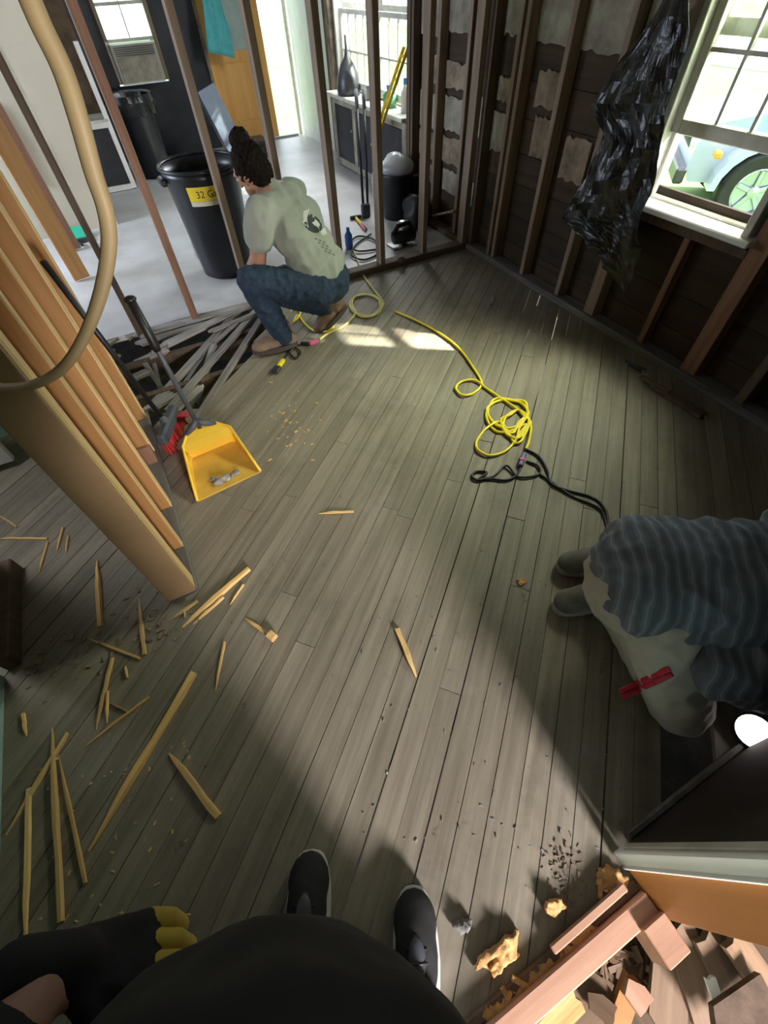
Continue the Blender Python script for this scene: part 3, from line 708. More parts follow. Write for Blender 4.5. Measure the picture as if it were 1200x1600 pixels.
mb = MB(); mb.box((1.98, 7.62, .09), (.30, .4, .18), None, .02); setp(thing(mb, 'tool_case', M['blackplastic']), label='black case on rear floor beside the leaning plastic tote', cat='case')
# trash cans
M['sticker_y'] = mat('yellow sticker', (.80, .62, .04), .5, .04, 5)
M['sticker_w'] = mat('pale sticker', (.62, .62, .52), .5, .04, 5)
M['ink'] = mat('black ink', (.02, .02, .02), .6, .0, 5)
def can(c, rb, rt, h, label, bag=False, sticker=False):
    t = root('trash_can', c, label=label, cat='trash can', group='black trash cans in the rear room')
    c = V(c)
    mb = MB(); mb.lathe([(rb-.03, 0.0), (rb, .01), (rb+.004, .06), (rt-.01, h-.08), (rt-.004, h-.07), (rt, h-.02), (rt-.012, h-.02), (rt-.022, h-.09), (rb-.012, .03), (0.0, .03)], 40, c); part(mb, 'body', M['blackplastic'], t, True)
    mb = MB(); mb.tube([c+V((rt*1.01*math.cos(a), rt*1.01*math.sin(a), h-.012)) for a in [2*math.pi*i/40 for i in range(41)]], .012, 8, False); part(mb, 'rim', M['blackplastic'], t, True)
    ang = math.atan2(-c.y, -c.x)
    for s in (-1, 1):
        a = ang+s*1.35; q = c+V((math.cos(a), math.sin(a), 0))*(rt+.012)+V((0, 0, h-.08))
        mb = MB(); mb.box(q, (.045, .12, .05), Matrix.Rotation(a, 3, 'Z'), .012); part(mb, 'handle', M['blackplastic'], t)
    if bag:
        mb = MB(); prof = []
        n = 40
        for ring, (r, z) in enumerate(((rt-.05, h-.16), (rt-.02, h), (rt+.02, h+.012), (rt+.028, h-.05), (rt+.02, h-.16))):
            for i in range(n):
                a = 2*math.pi*i/n; rr = r+.012*noise.noise(V((a*3, ring*.9, 4)))
                prof.append(c+V((rr*math.cos(a), rr*math.sin(a), z+.03*noise.noise(V((a*2.5, ring, 9)))*(ring > 2))))
        mb.add(prof, [(r*n+i, r*n+(i+1) % n, (r+1)*n+(i+1) % n, (r+1)*n+i) for r in range(4) for i in range(n)])
        part(mb, 'liner_bag', M['film'], t)
    if sticker:
        def onr(a, z): 
            k = (z-.06)/(h-.14); r = rb+.004+(rt-.01-rb-.004)*k+.002
            return c+V((r*math.cos(ang+a), r*math.sin(ang+a), z))
        for (z0, z1, m, nm) in ((.575, .665, 'sticker_y', 'label_top'), (.545, .574, 'sticker_w', 'label_foot')):
            mb = MB(); n = 10
            mb.add([onr(-.52+.98*i/n, z_) for z_ in (z0, z1) for i in range(n+1)], [(i, i+1, n+2+i, n+1+i) for i in range(n)])
            lb = part(mb, nm, M[m], t)
            if nm == 'label_top':
                cu = bpy.data.curves.new('lettering', 'FONT'); cu.body = '32 Gal'; cu.size = .062; cu.extrude = 0; cu.align_x = 'CENTER'
                to = bpy.data.objects.new('lettering_tmp', cu); COL.objects.link(to)
                dg = bpy.context.evaluated_depsgraph_get(); me = bpy.data.meshes.new_from_object(to.evaluated_get(dg))
                bpy.data.objects.remove(to)
                for w in me.vertices:
                    q = onr(.0+w.co.x/.27, .598+w.co.y); w.co = q+(V((q.x-c.x, q.y-c.y, 0)).normalized()*.001)-ORG[t]
                link('lettering', me, M['ink'], lb)['kind'] = 'stuff'
    return t
can((.63, 4.22, 0), .215, .285, .76, 'tall open black trash can with yellow sticker near the crouching worker', False, True)
can((.56, 7.55, 0), .20, .25, .76, 'black trash can lined with a black bag by the charcoal wall', True, False)
# built in cabinet below the rear windows
kc = root('window_cabinet', (2.83, 5.7, 0), label='pale framed built in cabinet with dark doors below the rear windows', cat='cabinet')
mb = MB(); mb.box((2.845, 5.70, .335), (.17, 1.78, .63)); part(mb, 'carcass', M['brownwall'], kc)
for y in (4.83, 5.42, 6.0, 6.57):
    mb = MB(); mb.box((2.75, y, .335), (.025, .08, .63), None, .004); part(mb, 'stile', M['plaster'], kc)
for z_ in (.625, .05):
    mb = MB(); mb.box((2.753, 5.70, z_), (.02, 1.72, .07), None, .004); part(mb, 'rail', M['plaster'], kc)
for y in (5.125, 5.71, 6.285):
    mb = MB(); mb.box((2.758, y, .335), (.02, .50, .50), None, .004); dr = part(mb, 'door', M['blackwall'], kc)
    mb = MB(); mb.ell((2.742, y-.2, .40), (.014, .014, .014), 8, 6); part(mb, 'knob', M['steel'], dr)
mb = MB(); mb.box((2.81, 5.70, .675), (.26, 1.84, .035), None, .006); part(mb, 'counter', M['offwhite'], kc)
ZC = .6925
# things on the counter
mb = MB(); c = onx(545, 137, 2.80); c.z = ZC
mb.lathe([(.0, 0), (.125, .0), (.135, .05), (.12, .15), (.075, .25), (.03, .30), (.015, .36), (.012, .46), (0, .465)], 24, c)
setp(thing(mb, 'bell_vase', M['darksteel'], True), label='dark bell shaped vase on the counter in the rear window', cat='vase')
M['blueb'] = mat('blue plastic', (.08, .20, .62), .35, .05, 5); M['greenb'] = mat('green glass', (.10, .30, .16), .2, .05, 5)
for (y, r, h, m, lb) in ((4.98, .045, .22, 'white', 'white bottle with blue cap on the counter beside yellow rule'), (5.30, .07, .15, 'greenb', 'squat green bottle on the window counter'), (5.80, .035, .10, 'acw', 'small cream bottle on the window counter')):
    t = root('bottle', (2.84, y, ZC), label=lb, cat='bottle')
    mb = MB(); mb.lathe([(0, 0), (r, 0), (r, h*.65), (r*.4, h*.85), (r*.4, h)], 16, (2.84, y, ZC)); part(mb, 'flask', M[m], t, True)
    mb = MB(); mb.lathe([(r*.45, h*.92), (r*.45, h*1.12), (0, h*1.12)], 12, (2.84, y, ZC)); part(mb, 'cap', M['blueb'], t)
M['yellowp'] = mat('yellow paint', (.78, .55, .04), .4, .06, 6)
t = root('folding_rule', (2.62, 5.1, .1), label='yellow slatted measuring frame leaning against the rear window', cat='rule')
a0, a1 = V((2.56, 5.16, .44)), V((2.72, 4.76, 1.16))
for s in (-.035, .035):
    mb = MB(); mb.bar(a0+V((0, s, 0)), a1+V((0, s, 0)), .012, .03, (1, 0, 0), .002); part(mb, 'rail', M['yellowp'], t)
for k in range(5):
    q = a0.lerp(a1, .08+k*.21); mb = MB(); mb.bar(q+V((0, -.035, 0)), q+V((0, .035, 0)), .012, .02); part(mb, 'rung', M['yellowp'], t)
# bin with bags, long handles, saw, hammer, cables
def lump(c, r, seed, amp=.25, seg=20, rings=12):
    mb = MB(); mb.ell((0, 0, 0), r, seg, rings)
    for p in mb.v:
        k = 1+amp*noise.noise(V((p.x*6/max(r)*.2+seed, p.y*6/max(r)*.2, p.z*6/max(r)*.2)))+amp*.4*noise.noise(V((p.x*28+seed, p.y*28, p.z*28)))
        p *= k
    for i in range(len(mb.v)): mb.v[i] = mb.v[i]+V(c)
    return mb
t = root('waste_bin', (2.46, 4.48, 0), label='black bin with pale bag on top standing by the rear outer wall', cat='bin')
mb = MB(); mb.lathe([(.12, 0), (.13, .01), (.155, .36), (.16, .38), (.15, .38), (.13, .05), (0, .05)], 28, (2.46, 4.48, 0)); part(mb, 'body', M['black'], t, True)
M['bagw'] = mat('pale plastic bag', (.36, .36, .36), .35, .12, 6); M['bagb'] = mat('blueish plastic bag', (.34, .38, .46), .4, .15, 6)
part(lump((2.46, 4.48, .42), (.15, .15, .09), 2), 'bag', M['bagw'], t, True)
mb = lump((2.50, 4.90, .19), (.10, .11, .175), 5, .4); setp(thing(mb, 'stuffed_bag', M['bagb'], True), label='blueish stuffed plastic bag behind the black bin', cat='bag')
mb = lump((2.47, 4.12, .14), (.12, .15, .135), 9, .35); setp(thing(mb, 'tool_bag', M['black'], True), label='slumped black tool bag in the corner by outer wall', cat='bag')
t = root('bolt_cutter', (2.19, 4.66, 0), label='pair of long dark handles leaning between studs and counter', cat='bolt cutter')
for s, tp in ((0, tuple(onx(556, 140, 2.42))), (.05, tuple(onx(568, 141, 2.44)))):
    mb = MB(); mb.tube([V((2.17+s, 4.66, .10)), V(tp)], .013, 8); part(mb, 'handle', M['black'], t, True)
    q = V((2.17+s, 4.66, .10)).lerp(V(tp), .85); mb = MB(); mb.tube([q, V(tp)], .018, 8); part(mb, 'grip', M['greycloth'], t, True)
mb = MB(); mb.box((2.19, 4.65, .06), (.09, .05, .12), None, .01); part(mb, 'jaw', M['darksteel'], t)
p = onz(556, 343); q = onz(572, 362)
t = root('hammer', p, label='hammer with yellow handle on the floor beyond the studs', cat='hammer')
mb = MB(); mb.tube([p+V((0, 0, .02)), p.lerp(q, .6)+V((0, 0, .018))], .012, 8); part(mb, 'handle', M['yellowp'], t, True)
mb = MB(); mb.tube([p.lerp(q, .6)+V((0, 0, .018)), q+V((0, 0, .018))], .016, 8); part(mb, 'grip', M['pinkcloth'], t, True)
mb = MB(); d = (q-p).normalized(); n_ = V((-d.y, d.x, 0)); mb.bar(p+n_*.06+V((0, 0, .02)), p-n_*.06+V((0, 0, .02)), .03, .032, (0, 0, 1), .006); part(mb, 'head', M['darksteel'], t)
p = onz(632, 386); t = root('circular_saw', p, label='black circular saw with pale guard on the floor behind the sole plate', cat='saw')
mb = MB(); mb.tube([p+V((-.10, .02, .09)), p+V((.10, .02, .09))], [.055, .06], 14); part(mb, 'motor', M['blackplastic'], t, True)
mb = MB(); mb.lathe([(.0, -.03), (.085, -.03), (.09, 0), (.085, .03), (0, .03)], 20, p+V((.03, .08, .10)), Matrix.Rotation(math.pi/2, 3, 'Y')); part(mb, 'guard', M['steel'], t)
mb = MB(); mb.box(p+V((0, .05, .008)), (.24, .16, .008), None, .002); part(mb, 'base_plate', M['steel'], t)
mb = MB(); mb.tube([p+V((-.12, .0, .12)), p+V((-.08, -.02, .19)), p+V((.03, -.02, .20)), p+V((.08, 0, .13))], .02, 10); part(mb, 'handle', M['black'], t, True)
mb = MB(); mb.lathe([(.0, 0), (.03, 0), (.035, .02), (.035, .11), (.015, .14), (.015, .17), (0, .17)], 14, onz(546, 388)); setp(thing(mb, 'spray_bottle', M['blueb'], True), label='small blue bottle on the floor beside the partition stud', cat='bottle')
def spline(pts, n=10):
    P_ = [pts[0]]+list(pts)+[pts[-1]]; out = []
    for i in range(1, len(P_)-2):
        a, b, c, d = P_[i-1], P_[i], P_[i+1], P_[i+2]
        for j in range(n):
            t = j/n
            out.append(.5*((2*b)+(c-a)*t+(2*a-5*b+4*c-d)*t*t+(3*b-a-3*c+d)*t*t*t))
    out.append(P_[-2]); return out
def cordpts(px, z=.007): 
    r_ = random.Random(3)
    return spline([onz(u, v, 0)+V((0, 0, z+(r_.uniform(0, .006) if len(px) > 4 else 0))) for u, v in px])
mb = MB(); mb.tube(cordpts([(590, 392), (560, 395), (545, 385), (560, 372), (585, 378), (592, 396), (570, 408), (550, 402), (556, 385), (580, 368)], .012), .008, 6); setp(thing(mb, 'power_cable', M['black'], True), label='tangled black cable on the rear floor behind the sole plate', cat='cable')
mb = MB(); mb.tube(cordpts([(275, 300), (288, 330), (297, 360), (305, 385), (312, 402)]), .006, 6); setp(thing(mb, 'power_cable', M['black'], True), label='thin black cable lying on rear floor left of trash can', cat='cable')
a, b = onx(640, 276, 2.66), onx(668, 270, 2.66)
mb = MB(); mb.tube([a, b], [.012, .008], 8); mb.ell(a, (.016, .016, .016), 8, 6); setp(thing(mb, 'pipe_stub', M['steel'], True), label='short grey pipe stub poking past the corner stud', cat='pipe')
a, b = onx(672, 338, 2.63), onx(708, 330, 2.615)
mb = MB(); mb.tube([a, b], .010, 8); mb.ell(b, (.014, .014, .014), 8, 6); setp(thing(mb, 'copper_pipe', M['plate_pink'], True), label='thin reddish pipe running low between the corner studs', cat='pipe')
# ------------------------------------------------------------------ MAIN ROOM THINGS
# black plastic sheet hanging beside the window
rows = [((1060, -70), (1108, -70)), ((1045, 0), (1090, -5)), ((1000, 70), (1080, 60)), ((932, 160), (1062, 160)), ((950, 215), (1042, 235)), ((918, 285), (1036, 262)), ((888, 338), (1020, 325)), ((925, 372), (1012, 352)), ((948, 402), (1010, 385)), ((985, 455), (990, 455))]
sheet('plastic_sheet', [(onx(a[0], a[1], 2.535), onx(b[0], b[1], 2.535)) for a, b in rows], M['film'], 24, .09, 1.3, .0015, V((-1, 0, 0)), label='crumpled black plastic sheet hanging beside the big window', cat='plastic sheet')
# beige hose looping in front of the stub wall
hp = [((20, -150), 1.0), ((35, -40), .99), ((60, 30), .98), ((98, 110), .97), ((124, 190), .96), ((146, 270), .955), ((165, 330), .95), ((170, 385), .95), ((158, 455), .95), ((132, 525), .95), ((98, 575), .96), ((55, 600), .98), ((10, 606), 1.02), ((-50, 600), 1.10), ((-110, 640), 1.22)]
pts = [ony(u, v, y) for (u, v), y in hp]
pts = [V((pts[0].x-.02, 1.0, ZT+.07)), V((pts[0].x-.01, 1.0, 2.1))] + pts
rr = [.018, .018, .018, .0175, .0175, .0175, .0175, .017, .016, .015, .014, .012, .011, .010, .009, .009, .009]
sp = spline(pts, 8); ri = [rr[min(i//8, len(rr)-1)]*(1-(i % 8)/8)+rr[min(i//8+1, len(rr)-1)]*((i % 8)/8) for i in range(len(sp))]
M['hose'] = mat('beige rubber hose', (.34, .25, .125), .55, .06, 6)
mb = MB(); mb.tube(sp, ri, 14, True, .8); setp(thing(mb, 'ceiling_hose', M['hose'], True), label='thick beige hose hanging from ceiling and looping in front of stub wall', cat='hose')
# lobby dust pan with upright handle
M['panyellow'] = mat('yellow plastic', (.78, .49, .05), .42, .06, 5)
M['panin'] = mat('dusty yellow plastic', (.62, .38, .06), .6, .12, 7)
pn = root('dust_pan', (-.075, 1.86, 0), label='yellow lobby dust pan with tall grey handle on the plank floor', cat='dust pan')
A = [(-.235, 1.655), (.105, 1.695), (.085, 1.80), (.055, 1.985), (-.02, 2.055), (-.15, 2.045), (-.205, 1.955), (-.225, 1.77)]
mb = MB(); mb.prism(A, .002, .008); part(mb, 'floor_plate', M['panin'], pn)
hz = [.010, .010, .055, .115, .135, .135, .115, .055]
mb = MB()
for i in range(1, 7):
    p, q = A[i], A[i+1]
    cx, cy = -.07, 1.88
    def inn(w): return (w[0]+(cx-w[0])*.035, w[1]+(cy-w[1])*.035)
    pi, qi = inn(p), inn(q)
    mb.add([(p[0], p[1], .002), (q[0], q[1], .002), (q[0], q[1], hz[i+1]), (p[0], p[1], hz[i]), (pi[0], pi[1], .008), (qi[0], qi[1], .008), (qi[0], qi[1], hz[i+1]), (pi[0], pi[1], hz[i])],
           [(0, 1, 2, 3), (4, 7, 6, 5), (3, 2, 6, 7)])
p, q = A[7], A[0]
mb.add([(p[0], p[1], .002), (q[0], q[1], .002), (q[0], q[1], .01), (p[0], p[1], hz[7]), (p[0]+.006, p[1], .008), (q[0]+.006, q[1], .008), (q[0]+.006, q[1], .01), (p[0]+.006, p[1], hz[7])], [(0, 1, 2, 3), (4, 7, 6, 5), (3, 2, 6, 7)])
part(mb, 'side_wall', M['panyellow'], pn)
mb = MB(); mb.tube([V((x, y, h)) for (x, y), h in zip(A[1:], hz[1:])]+[V((A[0][0], A[0][1], .01))], .007, 8); part(mb, 'rolled_rim', M['panyellow'], pn, True)
mb = MB(); mb.add([(-.205, 1.955, .115), (.055, 1.985, .115), (-.02, 2.055, .135), (-.15, 2.045, .135), (-.195, 1.915, .10), (.06, 1.945, .10)], [(4, 5, 1, 0), (0, 1, 2, 3)]); part(mb, 'hood', M['panyellow'], pn)
mb = MB(); mb.add([(-.20, 1.975, .008), (.05, 2.0, .008), (.045, 1.965, .105), (-.19, 1.935, .105)], [(0, 1, 2, 3)]); part(mb, 'back_wall', M['panyellow'], pn)
hb = V((-.09, 2.04, .12)); ht = onz(207, 475, .77)
M['greyplastic'] = mat('slate grey plastic', (.055, .062, .075), .45, .1, 6)
mb = MB(); mb.tube([hb+V((-.09, -.02, .0)), hb+V((-.03, 0, .03)), hb+V((0, 0, .06))], [.014, .018, .015], 10); mb.tube([hb+V((.09, -.0, 0)), hb+V((.03, 0, .03)), hb+V((0, 0, .06))], [.014, .018, .015], 10); part(mb, 'yoke', M['greyplastic'], pn, True)
mb = MB(); mb.tube([hb, ht], .0125, 12); hd = part(mb, 'handle', M['greyplastic'], pn, True)
mb = MB(); mb.tube([hb.lerp(ht, .68), hb.lerp(ht, .72), ht+V((0, 0, .02))], [.016, .020, .019], 12); mb.ell(ht+V((0, 0, .02)), (.026, .022, .014), 12, 6); part(mb, 'grip', M['black'], hd, True)
M['dust'] = mat('grey rubble', (.30, .29, .28), .9, .3, 20, bump=.6)
for (u, v, s) in ((340, 752, .028), (352, 746, .030), (368, 738, .022), (333, 748, .02), (360, 744, .018)):
    c = onz(u, v, .02); mb = lump(c+V((0, 0, -.002)), (s, s*.8, s*.45), u, .5, 9, 6); setp(thing(mb, 'rubble_lump', M['dust']), label='grey rubble lump lying in the yellow dust pan', cat='rubble', group='rubble in the dust pan')
# broom leaning on the stub wall
br = root('push_broom', (-.22, 2.2, 0), label='black broom with red bristles leaning on the pine stub wall', cat='broom')
h0 = V((-.25, 2.20, .13)); h1 = onx(95, 445, -.333)
mb = MB(); mb.tube([h0, h1+(h1-h0)*.12], .0125, 12); part(mb, 'handle', M['black'], br, True)
mb = MB(); mb.bar((-.30, 2.07, .10), (-.18, 2.32, .10), .05, .07, (0, 0, 1), .012); mb.tube([V((-.245, 2.19, .12)), h0+V((0, 0, .03))], [.03, .016], 10); hd = part(mb, 'head', M['greyplastic'], br)
M['red'] = mat('red bristles', (.42, .03, .03), .6, .2, 40)
mb = MB()
for i in range(26):
    f_ = i/25; p = V((-.29, 2.08, .075)).lerp(V((-.18, 2.31, .075)), f_)
    for s in (-.016, 0, .016):
        q = p+V((.9, -.43, 0))*s; mb.bar(q, q+V((rnd.uniform(-.005, .02), rnd.uniform(-.01, .01), -.073)), .009, .012)
bs = part(mb, 'bristles', M['red'], hd); bs['kind'] = 'stuff'
mb = MB(); mb.bar((-.185, 2.24, .095), (-.13, 2.33, .05), .10, .012, (0, 0, 1), .003); part(mb, 'side_flap', M['red'], br)
# ------------------------------------------------------------------ cords
M['cordy'] = mat('yellow cord jacket', (.82, .66, .02), .4, .04, 9)
M['cordpale'] = mat('dusty yellow cord jacket', (.55, .48, .14), .5, .08, 9)
M['plugpink'] = mat('pink plug', (.75, .16, .30), .4, .05, 9); M['plugpurple'] = mat('violet plug', (.10, .07, .22), .4, .05, 9)
def coil(cx, cy, rx, ry, turns, seed, n=9, drift=.35):
    r_ = random.Random(seed); out = []
    for i in range(int(turns*n)):
        a = 2*math.pi*i/n; k = 1+r_.uniform(-drift, drift)*.5
        out.append((cx+rx*k*math.cos(a)+r_.uniform(-1, 1)*rx*drift*.35, cy+ry*k*math.sin(a)+r_.uniform(-1, 1)*ry*drift*.35))
    return out
px = [(618, 489), (650, 503), (690, 525), (718, 548), (738, 575), (752, 600), (740, 616), (722, 620), (712, 608), (722, 598), (742, 597), (758, 608), (775, 620)]
px += coil(792, 650, 30, 24, 3.2, 4) + coil(806, 664, 20, 20, 2.4, 9) + [(822, 668), (815, 690), (803, 694), (795, 680), (780, 662), (760, 672), (745, 690), (746, 705), (765, 714), (790, 706), (806, 688), (812, 670), (828, 668), (826, 690), (821, 704)]
mb = MB(); mb.tube(cordpts(px, .008), .0075, 7); yc = setp(thing(mb, 'extension_cord', M['cordy'], True), label='bright yellow extension cord tangled in a heap on the open planks', cat='cord')
p = onz(818, 712); q = onz(812, 732); mb = MB(); mb.bar(p+V((0, 0, .014)), q+V((0, 0, .014)), .026, .026, (0, 0, 1), .006); pg = part(mb, 'socket', M['plugpurple'], yc)
mb = MB(); c = (p*.55+q*.45); mb.bar(c+V((0, 0, .016)), c+(q-p).normalized()*.022+V((0, 0, .016)), .030, .030, (0, 0, 1), .006); part(mb, 'pink_band', M['plugpink'], yc)
px = [(813, 733), (806, 745), (790, 752), (765, 750), (745, 752), (737, 745), (745, 738), (760, 741), (748, 750), (770, 746), (790, 730), (806, 745), (820, 748), (842, 742), (840, 730), (822, 722)]
mb = MB(); mb.tube(cordpts(px, .006), .0062, 7)
mb.tube(cordpts([(822, 704), (842, 716), (855, 738), (860, 757), (885, 768), (915, 775), (935, 785), (946, 803), (950, 830), (960, 850), (978, 862)], .006), .0065, 7)
mb.tube(cordpts([(842, 742), (858, 752), (890, 775), (925, 790), (940, 802), (948, 830), (949, 860)], .005), .006, 7)
setp(thing(mb, 'power_cable', M['black'], True), label='black tool cable running from yellow cord heap to the kneeling worker', cat='cable')
px = [(552, 392), (560, 412), (568, 432), (582, 452), (596, 470)] + coil(572, 479, 24, 17, 2.6, 2, 10, .2) + [(556, 490), (545, 505), (532, 515), (515, 522), (500, 533)]
mb = MB(); mb.tube(cordpts(px, .008), .0075, 7); yc2 = setp(thing(mb, 'extension_cord', M['cordpale'], True), label='dusty yellow extension cord coiled at the sole plate behind the crouching worker', cat='cord')
p = onz(498, 535); q = onz(484, 540); mb = MB(); mb.bar(p+V((0, 0, .014)), q+V((0, 0, .014)), .028, .028, (0, 0, 1), .006); part(mb, 'pink_plug', M['plugpink'], yc2)
mb = MB(); q2 = onz(470, 540); mb.bar(q+V((0, 0, .014)), q2+V((0, 0, .014)), .024, .024, (0, 0, 1), .006); part(mb, 'black_plug', M['black'], yc2)
px = [(470, 540), (452, 548), (462, 562), (470, 552), (458, 545), (447, 558), (441, 568)]
mb = MB(); mb.tube(cordpts(px, .006), .0055, 6); sc = setp(thing(mb, 'tool_lead', M['black'], True), label='short black lead with yellow plug by the worker front boot', cat='cable')
p = onz(444, 565); q = onz(436, 576); mb = MB(); mb.bar(p+V((0, 0, .014)), q+V((0, 0, .014)), .026, .024, (0, 0, 1), .005); part(mb, 'yellow_plug', M['cordy'], sc)
q2 = onz(429, 585); mb = MB(); mb.bar(q+V((0, 0, .014)), q2+V((0, 0, .014)), .05, .026, (0, 0, 1), .006); part(mb, 'plug_head', M['darksteel'], sc)
px = [(455, 488), (462, 480), (470, 492), (460, 505), (466, 495), (478, 508), (492, 518), (510, 520), (522, 512)]
mb = MB(); mb.tube(cordpts(px, .008), .0075, 7); setp(thing(mb, 'extension_cord', M['cordy'], True), label='yellow cord loop on the planks under the crouching worker', cat='cord')
# ------------------------------------------------------------------ splintered pine on the floor
def splinter(u0, v0, u1, v1, w, label, h=.012, lift=0.0, m='splinter', taper=(.25, .9)):
    a, b = onz(u0, v0), onz(u1, v1)
    x = b-a; L = x.length; x.normalize(); y = V((-x.y, x.x, 0)); r_ = random.Random(int(u0*7+v0*3+u1))
    n = 7; top = []; vs_ = []; fs = []
    for i in range(n+1):
        t = i/n
        k = min(1.0, taper[0]+t*3*(1-taper[0])) * min(1.0, taper[1]+(1-t)*3*(1-taper[1]))
        hw = w/2*.85*k*r_.uniform(.85, 1.08); off = w*.12*r_.uniform(-1, 1); hh = h*k*r_.uniform(.8, 1.15)
        c = a + x*(L*t) + y*off*.5 + V((0, 0, lift*t))
        vs_ += [c-y*hw+V((0, 0, .001)), c+y*hw+V((0, 0, .001)), c+y*hw*.85+V((0, 0, hh+.001)), c-y*hw*.6+V((0, 0, hh*.9+.001))]
    for i in range(n):
        for k in range(4):
            k2 = (k+1) % 4; fs.append((i*4+k, i*4+k2, i*4+4+k2, i*4+4+k))
    fs += [(3, 2, 1, 0), (n*4, n*4+1, n*4+2, n*4+3)]
    # local frame so the grain follows the piece
    R = Matrix((x, y, V((0, 0, 1)))).transposed()
    mb = MB(); mb.add([R.transposed() @ (p-a) for p in vs_], fs)
    o = link('wood_splinter', mb.mesh('wood_splinter'), M[m]); o.matrix_world = Matrix.Translation(a) @ R.to_4x4(); ORG[o] = a
    return setp(o, label=label, cat='splinter', group='pine splinters on the plank floor')
S = [(286, 980, 390, 890, .026, 'long pale splinter beside the foot of the pine stub wall'), (302, 976, 350, 934, .012, 'thin splinter lying along the long splinter by the stub wall'), (360, 945, 381, 914, .008, 'tiny sliver just beside the long splinter near the stub wall'),
     (383, 966, 420, 992, .016, 'short splinter with a square block end lying on open planks'), (337, 1080, 352, 1003, .010, 'thin upright looking sliver alone on the planks'),
     (140, 1330, 305, 1052, .030, 'longest tan splinter lying along the boards'), (265, 1177, 342, 1277, .030, 'wide spear shaped splinter beside the longest tan splinter'),
     (132, 1168, 235, 1090, .014, 'slim splinter crossing the boards near the crossed slivers'), (151, 1140, 177, 1028, .016, 'straight splinter meeting the slim crossing splinter'), (168, 1130, 170, 1080, .008, 'short sliver between two meeting splinters'), (172, 1098, 200, 1112, .008, 'tiny brown sliver touching the slim crossing splinter'),
     (10, 1305, 108, 1145, .018, 'long splinter lying across two others near the teal wall'), (82, 1138, 97, 1440, .022, 'straight long splinter under a crossing one near the teal wall'), (92, 1180, 135, 1380, .014, 'grey brown splinter spreading from a crossing near the teal wall'), (40, 1500, 47, 1232, .018, 'long splinter running beside the teal wall'),
     (152, 876, 158, 980, .028, 'broad pale splinter on the lit hall planks'), (218, 935, 226, 1024, .020, 'bent tan splinter near the end of the stub wall'), (138, 998, 220, 1030, .016, 'grey splinter on the edge of the lit hall planks'), (196, 1040, 200, 1060, .010, 'tiny chip between hall splinters'),
     (498, 803, 553, 800, .012, 'small pale sliver alone in the middle of the floor'), (650, 1058, 621, 984, .030, 'stout pale splinter standing out in the middle of the floor'), (266, 970, 310, 940, .012, 'sliver tucked under the corner of the stub wall'), (288, 952, 290, 966, .008, 'tiny sliver hanging off the stub wall corner'),
     (0, 842, 75, 843, .012, 'thin brown sliver in the dark hall'), (62, 895, 76, 848, .012, 'brown sliver meeting the thin one in the dark hall'), (90, 862, 100, 825, .012, 'upright brown sliver in the dark hall'), (104, 866, 108, 838, .009, 'small pale sliver in the dark hall'), (0, 806, 28, 825, .012, 'short sliver by the white door slab'), (42, 1150, 38, 1115, .012, 'grey chip near the teal wall'),
     (1012, 1316, 1072, 1268, .03, 'dark stick lying beside the white casing')]
for s in S: splinter(*s[:5], s[5], .018 if s[4] > .02 else .010, m='splinter' if 'dark' not in s[5] or 'hall' in s[5] else 'stud_dark')
p = onz(421, 992); q = onz(431, 1000); mb = MB(); mb.bar(p+V((0, 0, .014)), q+V((0, 0, .014)), .032, .026, (0, 0, 1), .003); setp(thing(mb, 'wood_block', M['splinter']), label='square pine block end touching the short splinter', cat='wood block')
# torn chunks near the sole plate
M['torn'] = mat('torn orange wood', (.60, .35, .14), .9, .35, 30, bump=.8, col2=(.34, .18, .07))
def scatter(name, n, sampler, size, m, label, zf=.0, seed=1):
    r_ = random.Random(seed); mb = MB()
    for _ in range(n):
        u, v = sampler(r_); p = onz(u, v); s = size*r_.uniform(.4, 1.3)
        R = Matrix.Rotation(r_.uniform(0, 6.28), 3, 'Z') @ Matrix.Rotation(r_.uniform(-.4, .4), 3, 'X')
        mb.box(p+V((0, 0, zf+s*.16)), (s, s*r_.uniform(.2, .6), s*.25), R)
    return setp(thing(mb, name, M[m]), label=label, cat='wood chips', kind='stuff')
def on_seg(a, b, w): return lambda r_: (lambda t: (a[0]+(b[0]-a[0])*t+r_.gauss(0, w), a[1]+(b[1]-a[1])*t+r_.gauss(0, w)))(r_.random())
M['scrapdust'] = mat('dusty wood crumbs', (.26, .20, .15), .9, .3, 20)
scatter('plate_crumbs', 170, on_seg((760, 1592), (935, 1450), 6), .030, 'torn', 'crumbled orange wood along the pinkish sole plate', .012, 3)
scatter('casing_crumbs', 90, on_seg((868, 1320), (895, 1415), 13), .011, 'scrapdust', 'grey crumbs on the planks before the white casing', .0, 4)
scatter('casing_fibres', 60, on_seg((935, 1370), (1040, 1425), 7), .026, 'torn', 'torn orange fibres at the foot of the end board', .004, 5)
scatter('sawdust_chips', 45, lambda r_: (r_.gauss(455, 22), r_.gauss(665, 30)), .016, 'splinter', 'small pale chips scattered in the middle of the planks', .0, 6)
scatter('floor_chips', 130, lambda r_: (r_.uniform(540, 960), r_.uniform(900, 1330)), .008, 'dust', 'tiny pale specks over the near planks', .0, 7)
scatter('hall_chips', 90, on_seg((20, 1060), (300, 955), 22), .022, 'stud_old', 'dusty chips along the line of the removed hall wall', .0, 8)
scatter('hall_specks', 50, lambda r_: (r_.uniform(60, 320), r_.uniform(1150, 1450)), .012, 'splinter', 'little pine specks on the dark near planks', .0, 9)
p = onz(767, 478); mb = MB(); mb.bar(p+V((0, 0, .012)), onz(771, 470)+V((0, 0, .03)), .02, .016, (0, 0, 1), .003); setp(thing(mb, 'metal_clip', M['steel']), label='small pale metal clip on the far planks', cat='clip')
